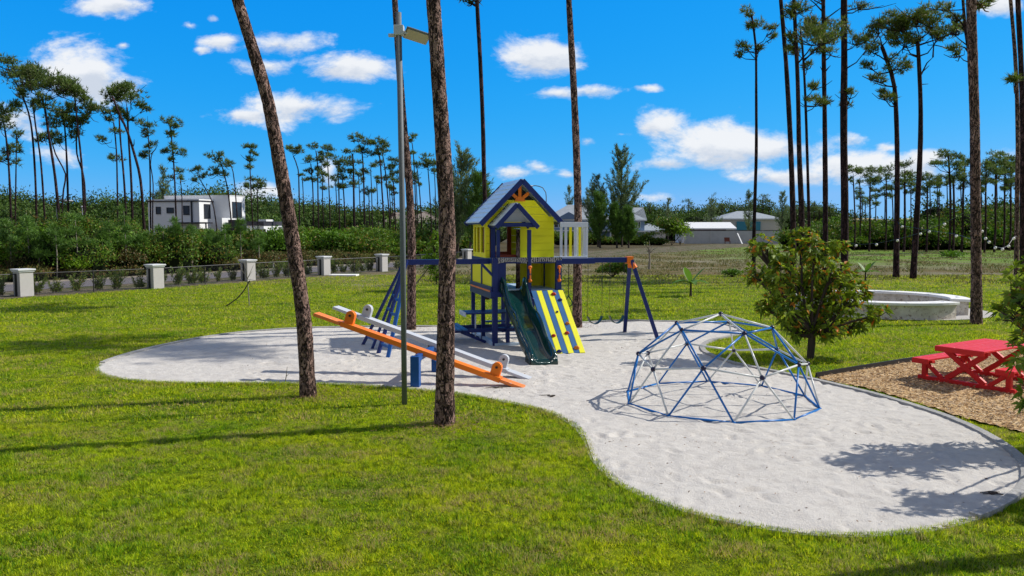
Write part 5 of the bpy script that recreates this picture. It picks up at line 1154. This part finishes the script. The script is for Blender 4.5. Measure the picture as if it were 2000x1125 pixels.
leafy('leafy_tree', 'young leafy tree with reddish orange tips growing on the lawn beside the climbing dome', bt, lobes, 'broad', 740, .18, .068, 9, .085, .65)
nd = 10.4; bx = np.array([8.0, 10.4, 0])
nl = []
for (x, y, rx, ry, dy) in [(2075,520,75,40,0),(1995,545,42,28,.2),(2150,540,90,60,.3),(2070,600,80,50,-.2),(1990,610,46,30,0),(2140,660,100,60,.2),(2040,670,60,40,.3),(2000,700,34,26,-.2),(2090,740,80,40,0),(2210,620,90,70,0),(2010,770,34,24,.1),(2260,700,80,60,.2),(1975,565,22,20,0),(2020,560,40,40,.6)]:
    nl.append(lob(x, y, rx, ry, dy, nd))
leafy('leafy_tree', 'light green leafy tree entering at the right edge in front of the picnic table', bx, [l for l in nl] + [lob(2190,580,80,50,0,8.9), lob(2300,520,90,60,0,9.0), lob(2260,680,70,50,0,8.6), lob(2420,600,70,60,0,8.8)], 'broad_l', 620, .16, .055, 8, .07, .6)
# small lime tree with a stake
c = G(852, 557); ll = [lob(852,540,13,9,0,c[1]),lob(845,520,17,12,0,c[1]),lob(860,505,15,12,0,c[1]),lob(838,500,15,10,0,c[1]),lob(848,480,12,12,0,c[1]),lob(850,462,7,12,0,c[1]),lob(864,530,10,9,0,c[1])]
sm_ = leafy('young_tree', 'small bright lime green tree tied to a slanting stake near the fence', c, ll, 'lime', 330, .15, .05, 7, .03, .5)
b = MB(); b.tube([G(812, 555), W(838, 522, c[1])], .035, 7); part('stake', b, M['bark_pale'], sm_)
# banana plants
def banana(label, base, h, R_, n, sd_):
    r = np.random.RandomState(sd_); t = thing('banana_plant', label, 'banana plant', base, 'young banana plants on the field'); b = MB(); s = base + np.array([0, 0, h * .42]); b.tube([base, s], [.06, .04], 8); part('stem', b, M['bark_dark'], t); 
    for k in range(n):
        th = 2 * math.pi * k / n + r.uniform(-.2, .2); up = 1.3 if k % 3 == 0 else .45; L = R_ * r.uniform(.8, 1.1); m = 9; b = MB(); dz = unit([math.cos(th), math.sin(th), up]); sd3 = np.array([-math.sin(th), math.cos(th), 0]); V = []
        for i in range(m):
            q = i / (m - 1); p = s + dz * L * q + np.array([0, 0, -.35 * L * q * q * (1.2 if up < 1 else .3)]); w = .15 * math.sin(math.pi * min(1, q * 1.05 + .02)) ** .6 * (h / 1.3); V += [p - sd3 * w + (0, 0, w * .35), p, p + sd3 * w + (0, 0, w * .35)]
        Q = [(3 * i + j, 3 * i + j + 1, 3 * i + 4 + j, 3 * i + 3 + j) for i in range(m - 1) for j in (0, 1)]; b.add(V, np.array(Q)); part('leaf', b, M['banana'], t, True)
banana('young banana plant with wide leaves, left of the leafy red-tipped tree', G(1349, 579), 1.35, 1.05, 9, 1)
banana('young banana plant right of the tall dark pine trunk', G(1690, 551), 1.25, .95, 8, 3)
# broken sapling, dead sapling
c = G(487, 598); t = thing('broken_sapling', 'leafless sapling with a bent broken stem leaning on the lawn before the fence', 'sapling', c)
b = MB(); b.tube([c, W(485, 565, c[1]), W(482, 540, c[1]), W(476, 512, c[1])], [.022, .02, .016, .008], 6); 
for e in [(492,530),(495,518),(470,522),(480,506),(500,548)]: b.tube([W(483, 545, c[1]), W(*e, c[1])], [.012, .005], 5)
part('trunk', b, M['bark_pale'], t)
b = MB(); b.tube(smooth([W(488, 548, c[1]), W(478, 565, c[1]), W(463, 583, c[1]), W(441, 598, c[1])], 8), .022, 6); part('broken_stem', b, M['bark_dark'], t)
c = G(1268, 526); t = thing('bare_sapling', 'pale bare sapling with thin twigs on the brown field', 'sapling', c); b = MB(); b.tube([c, W(1269, 505, c[1]), W(1268, 492, c[1])], [.10, .07, .05], 7)
for e in [(1262,475),(1268,470),(1280,487),(1286,482),(1256,486),(1275,478),(1260,478),(1282,493)]: b.tube([W(1268, 494, c[1]), W((e[0] + 1268) / 2 + 1, e[1] * .5 + 247 - 2, c[1]), W(*e, c[1])], [.03, .02, .008], 4)
part('trunk', b, M['bark_pale'], t); cr = MB(); cr.leaf(W(1264, 474, c[1]) + rs.randn(30, 3) * .10, rs.randn(30, 3), rs.randn(30, 3), .14, .06); part('leaves', cr, M['croton'], t)
# twig standing in the sand and litter on it
c = G(557, 747, .02); t = thing('twig', 'thin dry twig standing up in the sand left of the leaning pine', 'twig', c); b = MB(); b.tube([c, W(559, 735, c[1]), W(561, 716, c[1])], [.012, .009, .004], 5); b.tube([W(559, 735, c[1]), W(565, 729, c[1])], [.006, .003], 4); part('stem', b, M['bark_pale'], t)
for (px, py, L, lb_) in [(1075,775,.22,'dark fallen twig on the sand near the low end of the seesaw'),(970,758,.30,'dark fallen twig on the sand between the seesaw and the lawn'),(1935,966,.16,'dark bark chip on the sand by the stone border')]:
    c = G(px, py, .035); b = MB()
    for _ in range(4): a = rs.uniform(-.5, .5); b.tube([c, c + np.array([L * rs.uniform(-1, 1) * .6, a * L * .6, .02]), c + np.array([L * rs.uniform(-1, 1), a * L, .005])], [.012, .009, .005], 5)
    props(part('fallen_twig', b, M['bark_dark'], None, loc=c), lb_, 'twig')
for k, (s_, h, tx, lb_, ty) in enumerate([(545, .75, 0, 'white upright pipe standing behind the fence, rightmost of three', 522), (534, .38, 0, 'short white pipe stub standing behind the fence', 524), (505, .62, -.30, 'white pipe leaning left behind the fence pillar', 522)]):
    c = G(s_, ty); b = MB(); b.tube([c, c + (tx, 0, h)], .055, 8); props(part('pipe', b, M['pillar_cap'], None, loc=c), lb_, 'pipe')

# ------------------------------------------------------------------ houses
M['wall_white'] = plain('white_render', (.78, .79, .80), .8, var=.05, sc=.6); M['wall_grey'] = plain('grey_render', (.42, .50, .60), .8, var=.06); M['glass'] = plain('dark_window_glass', (.02, .025, .035), .15, spec=.6)
M['wall_blue'] = plain('slate_blue_siding', (.17, .25, .38), .8, var=.08); M['trimw'] = plain('white_trim', (.72, .74, .76), .7, var=.04); M['roof_g'] = plain('grey_shingles', (.30, .34, .38), .9, var=.25, sc=2); M['roof_t'] = plain('taupe_shingles', (.24, .20, .17), .9, var=.25, sc=2)
M['cream'] = plain('cream_render', (.62, .58, .52), .8, var=.05, sc=.8); M['turq'] = plain('turquoise_boarding', (.05, .26, .36), .7); M['tan'] = plain('tan_render', (.50, .38, .20), .8); M['block'] = plain('white_block_wall', (.52, .53, .52), .9, var=.2, sc=1.2); M['rust'] = plain('rust_brown_panel', (.16, .05, .03), .8); M['char'] = plain('charcoal_trim', (.03, .03, .04), .6)
def fbox(fr, *a): b = MB(fr); b.box(*a); return b
def window(par, fr, x0, x1, z0, z1, y=0.0, frame='trimw', axis=0):
    f = MB(fr)
    def q(a0, a1, c0, c1, t): 
        if axis == 0: f.box(a0, a1, y - t, y, c0, c1)
        else: f.box(y, y + t, a0, a1, c0, c1)
    e = .07; q(x0 - e, x1 + e, z0 - e, z0, .06); q(x0 - e, x1 + e, z1, z1 + e, .06); q(x0 - e, x0, z0, z1, .06); q(x1, x1 + e, z0, z1, .06)
    w = part('window', f, M[frame], par); f = MB(fr); 
    if axis == 0: f.box(x0, x1, y - .02, y - .003, z0, z1)
    else: f.box(y + .003, y + .02, x0, x1, z0, z1)
    part('pane', f, M['glass'], w)
# white modern house: faces run along ax (shaded side) and bx_ (sunlit side)
th = R(14); ax = np.array([math.cos(th), -math.sin(th), 0]); by = np.array([math.sin(th), math.cos(th), 0])
def blockfr(px, d): o = W(px, 440, d); o[2] = 0; return (o, ax, by)     # origin at the near corner; x runs negative to the left
wh = thing('modern_house', 'white flat-roofed modern house with dark windows behind the trees on the left', 'house', W(390, 440, 88) * (1, 1, 0))
fa = blockfr(390, 88); part('wall', fbox(fa, -6.6, 0, 0, 3.2, 0, 6.2), M['wall_white'], wh); b = fbox(fa, -6.75, .06, -.12, 3.3, 5.92, 6.05); b.box(-1.0, -.85, -.13, -.02, 3.4, 5.92); part('roof_edge', b, M['char'], wh)
for x0, x1, z0, z1 in ((-5.5, -5.0, 4.6, 5.3), (-4.1, -3.3, 4.7, 5.2), (-1.95, -1.3, 4.5, 5.4)): window(wh, fa, x0, x1, z0, z1, 0, 'char')
window(wh, fa, .9, 1.9, 4.1, 5.6, 0, 'char', 1)
fb = blockfr(450, 90); part('wall', fbox(fb, -8.6, 0, 0, 3.0, 0, 6.65), M['wall_white'], wh); window(wh, fb, .5, 2.2, 4.2, 5.9, 0, 'char', 1); part('roof_edge', fbox(fb, -8.6, .04, -.04, 3.04, 6.651, 6.72), M['trimw'], wh)
fc_ = blockfr(437, 88); part('wall', fbox(fc_, -1.4, 0, -.3, 1.5, 0, 4.1), M['wall_white'], wh); part('garage', fbox(fc_, .3, 1.9, .4, 1.4, 0, 3.9), M['char'], wh)
b = fbox(fa, -2.6, 1.7, -1.2, -.05, 3.45, 3.62); b.box(1.5, 1.62, -1.15, -1.03, 0, 3.45); part('canopy', b, M['char'], wh)
fd = blockfr(515, 92); part('wall', fbox(fd, -3.0, 0, 0, 4, 0, 3.25), M['wall_white'], wh); part('roof_edge', fbox(fd, -3.05, .05, -.08, 4, 3.252, 3.75), M['char'], wh); part('wall', fbox(fd, -.9, .15, .3, 2, 3.751, 3.98), M['wall_white'], wh)
window(wh, fd, -1.9, -1.3, 1.7, 2.5, 0, 'char')
sh_ = thing('shed', 'low pale flat building right of the white modern house', 'shed', W(545, 440, 95) * (1, 1, 0)); fs = blockfr(565, 95); part('wall', fbox(fs, -2.6, 0, 0, 3, 0, 3.0), M['cream'], sh_); part('roof', fbox(fs, -2.7, .1, -.1, 3, 3.0, 3.15), M['trimw'], sh_)
def hip(fr, x0, x1, y0, y1, z0, z1, inset): 
    b = MB(fr); ym = (y0 + y1) / 2; V = [(x0, y0, z0), (x1, y0, z0), (x1, y1, z0), (x0, y1, z0), (x0 + inset, ym, z1), (x1 - inset, ym, z1)]
    return b.faces(V, [(0, 1, 5, 4), (1, 2, 5), (2, 3, 4, 5), (3, 0, 4), (3, 2, 1, 0)])
def gable(fr, x0, x1, y0, y1, z0, z1):
    b = MB(fr); xm = (x0 + x1) / 2; V = [(x0, y0, z0), (x1, y0, z0), (xm, y0, z1), (x0, y1, z0), (x1, y1, z0), (xm, y1, z1)]
    return b.faces(V, [(0, 1, 2), (5, 4, 3), (0, 2, 5, 3), (1, 4, 5, 2), (0, 3, 4, 1)])
def house(name, label, pxc, d, w, dp_, h, mw, mr, ridge, cat='house', rotd=0, inset=None, wins=(), base_extra=None):
    o = W(pxc, 440, d); o[2] = 0; a = R(rotd); fr = (o, np.array([math.cos(a), math.sin(a), 0]), np.array([-math.sin(a), math.cos(a), 0])); t = thing(name, label, cat, o)
    part('wall', fbox(fr, -w / 2, w / 2, 0, dp_, 0, h), M[mw], t); part('roof', hip(fr, -w / 2 - .4, w / 2 + .4, -.4, dp_ + .4, h + .02, h + ridge, inset if inset is not None else dp_ * .5), M[mr], t)
    b = fbox(fr, -w / 2 - .38, w / 2 + .38, -.38, dp_ + .38, h - .22, h + .01); part('eaves', b, M['trimw'], t)
    for (x0, x1, z0, z1) in wins: window(t, fr, x0, x1, z0, z1, 0)
    return t, fr
t, fr = house('two_storey_house', 'slate blue two-storey house with grey roof right behind the playhouse', 1130, 150, 12.5, 10, 4.6, 'wall_blue', 'roof_g', 2.9, wins=((-4.6, -3.9, 3.1, 4.0), (-3.7, -3.0, 3.1, 4.0), (1.0, 1.7, 3.1, 4.0), (2.0, 2.7, 3.1, 4.0), (-5, -3.8, .8, 1.9), (-2.5, -1.5, .8, 1.9), (.5, 1.5, .8, 1.9), (3.2, 4.2, .8, 1.9)))
part('roof_gable', gable(fr, -4.4, .6, -.6, 3, 4.65, 6.0), M['wall_blue'], t); b = fbox(fr, -6.2, 6.2, -1.5, -.02, 2.35, 2.6); 
for x in (-6, -3.2, -.4, 2.4, 5.8): b.box(x, x + .2, -1.45, -1.25, 0, 2.35)
part('porch', b, M['trimw'], t)
t, fr = house('blue_house', 'slate blue narrow house end showing right of the casuarinas', 1240, 148, 3.6, 9, 4.5, 'wall_blue', 'roof_g', 2.4, wins=((.2, .5, 3.0, 4.1), (.65, .95, 3.0, 4.1))); b = fbox(fr, -2, 2.2, -1.2, -.02, 2.2, 2.45); b.box(1.6, 1.85, -1.15, -.95, 0, 2.2); part('porch', b, M['trimw'], t)
house('single_storey_house', 'low house with pale roof between the blue house and the big dark bush', 1272, 150, 5.5, 7, 2.5, 'cream', 'roof_g', 1.3, wins=((-1.5, -.6, .9, 1.9),))
t, fr = house('workshop', 'long low building with white roof above the block wall', 1383, 158, 10.5, 6, 2.9, 'wall_white', 'trimw', 1.25, inset=.4); part('dark_opening', fbox(fr, -5.0, 3.6, -.06, -.004, 2.0, 2.72), M['rust'], t)
t, fr = house('hip_roof_house', 'cream walled building with hipped grey roof behind the block wall', 1467, 172, 13.2, 11, 5.0, 'cream', 'roof_g', 1.75); part('boarding', fbox(fr, -3.2, 1.9, -.5, -.01, 1.0, 4.35), M['turq'], t)
house('taupe_roof_house', 'house with taupe hipped roof behind the far grove, left of the lamp post', 770, 125, 5.5, 8, 3.6, 'cream', 'roof_t', 1.9, wins=((-1.5, -.7, 2.2, 3.1),))
house('taupe_roof_house', 'house with taupe hipped roof between the lamp post and the thick pine trunk', 822, 118, 6.5, 8, 3.8, 'cream', 'roof_t', 1.7, wins=((.8, 1.6, 2.2, 3.1), (-1, -.2, 2.2, 3.1)))
t, fr = house('tan_building', 'tan building glimpsed between the pines at the far right', 1700, 190, 7.5, 6, 5.0, 'tan', 'tan', .3, wins=((1.0, 1.6, 3.2, 4.4),)); house('tan_building', 'second tan building with dark bands right of the pair of pines', 1805, 190, 12, 6, 5.0, 'tan', 'tan', .3)
# block wall
o = W(1337, 440, 150); o[2] = 0; t = thing('block_wall', 'long white block wall with piers at the far end of the field', 'wall', o); fr = (o, (1, 0, 0), (0, 1, 0)); part('wall', fbox(fr, 0, 19.5, 0, .2, 0, 2.45), M['block'], t); b = fbox(fr, -.05, 19.5, -.04, .24, 2.452, 2.56); part('coping', b, M['char'], t)
for x in (0, 4.9, 9.8, 14.7, 19.1): part('pier', fbox(fr, x, x + .35, -.12, -.003, 0, 2.45), M['block'], t)
o = W(1440, 470, 149); b = MB(); b.bar((o[0], 149, 2.0), (o[0] + .6, 147.8, 0), .25, .06); props(part('leaning_board', b, M['trimw'], None, loc=(o[0], 148, 0)), 'white board leaning against the block wall', 'board')
o = W(1421, 470, 147); c = np.array([o[0], 147, 0]); t = thing('garden_chair', 'faded red chair left in front of the block wall', 'chair', c); fr = (c, (1, 0, 0), (0, 1, 0)); b = fbox(fr, -.5, .5, -.3, .3, .45, .52); part('seat', b, M['rust'], t); b = MB(fr); b.bar((0, .3, .5), (0, .5, 1.2), 1.0, .06); part('backrest', b, M['rust'], t)
for sx in (-.45, .45):
    for sy in (-.25, .25): b = MB(fr); b.bar((sx, sy, 0), (sx, sy, .45), .06, .06); part('leg', b, M['rust'], t)
# street lamps
def street(label, px, d, ytop, pxh, yh, r=.09):
    b0 = W(px, 440, d); b0[2] = 0; tp = W(px, ytop, d); hd = W(pxh, yh, d); t = thing('street_lamp', label, 'street lamp', b0); b = MB(); b.tube(smooth([b0, b0 * .4 + tp * .6, tp, (tp + hd) / 2 + (0, 0, .35), hd], 16), r, 7); part('pole', b, M['galv'], t); s = 1 if pxh > px else -1
    b = MB(); b.ball(hd + (s * .3, 0, -.02), (.45, .18, .10), 10, 6); part('lamp_head', b, M['lamp_white'], t)
street('grey street lamp with arched arm seen just right of the playhouse roof peak', 1066, 95, 376, 1040, 363, .055)
street('white street lamp with curved arm among the trees at far left', 111, 75, 402, 128, 392, .06)
b0 = W(161, 440, 75) * (1, 1, 0); b = MB(); b.tube([b0, W(161, 405, 75)], .06, 6); b.ball(W(161, 404, 75), (.15, .15, .1)); props(part('utility_post', b, M['lamp_white'], None, loc=b0), 'short white post among the trees at far left', 'post')

# ------------------------------------------------------------------ string lights on the right
M['bulb'] = plain('white_globe_bulb', (.82, .80, .74), .3)
def lights(label, a, e, bulbs, d0, d1):
    pts = [a] + bulbs + [e]; x0, x1 = a[0], e[0]; dd = lambda x: d0 + (d1 - d0) * (x - x0) / (x1 - x0 + 1e-6); Q = [W(x, y - (0 if i in (0, len(pts) - 1) else 3), dd(x)) for i, (x, y) in enumerate(pts)]
    t = thing('string_lights', label, 'string lights', Q[0]); b = MB(); b.tube(smooth(Q, 30), .008, 4); part('cord', b, M['black'], t)
    for x, y in bulbs: c = W(x, y, dd(x)); b = MB(); b.ball(c, .0016 * dd(x) + .008, 8, 6); part('bulb', b, M['bulb'], t, True)
lights('longest low string of globe bulbs, starting at the trunk behind the leafy tree', (1650, 470), (1903, 405), [(1672,480),(1712,478),(1753,470),(1798,457),(1845,438)], 50, 25)
lights('string of globe bulbs running down from the bushy pine pair to the thick trunk', (1752, 432), (1904, 470), [(1762,443),(1815,453),(1868,461)], 46, 25)
lights('string of globe bulbs drooping in a deep curve between the thick trunk and right-edge trunk', (1908, 425), (1986, 462), [(1918,452),(1925,466),(1932,473),(1944,484),(1958,487),(1970,481),(1980,466)], 24.5, 29)
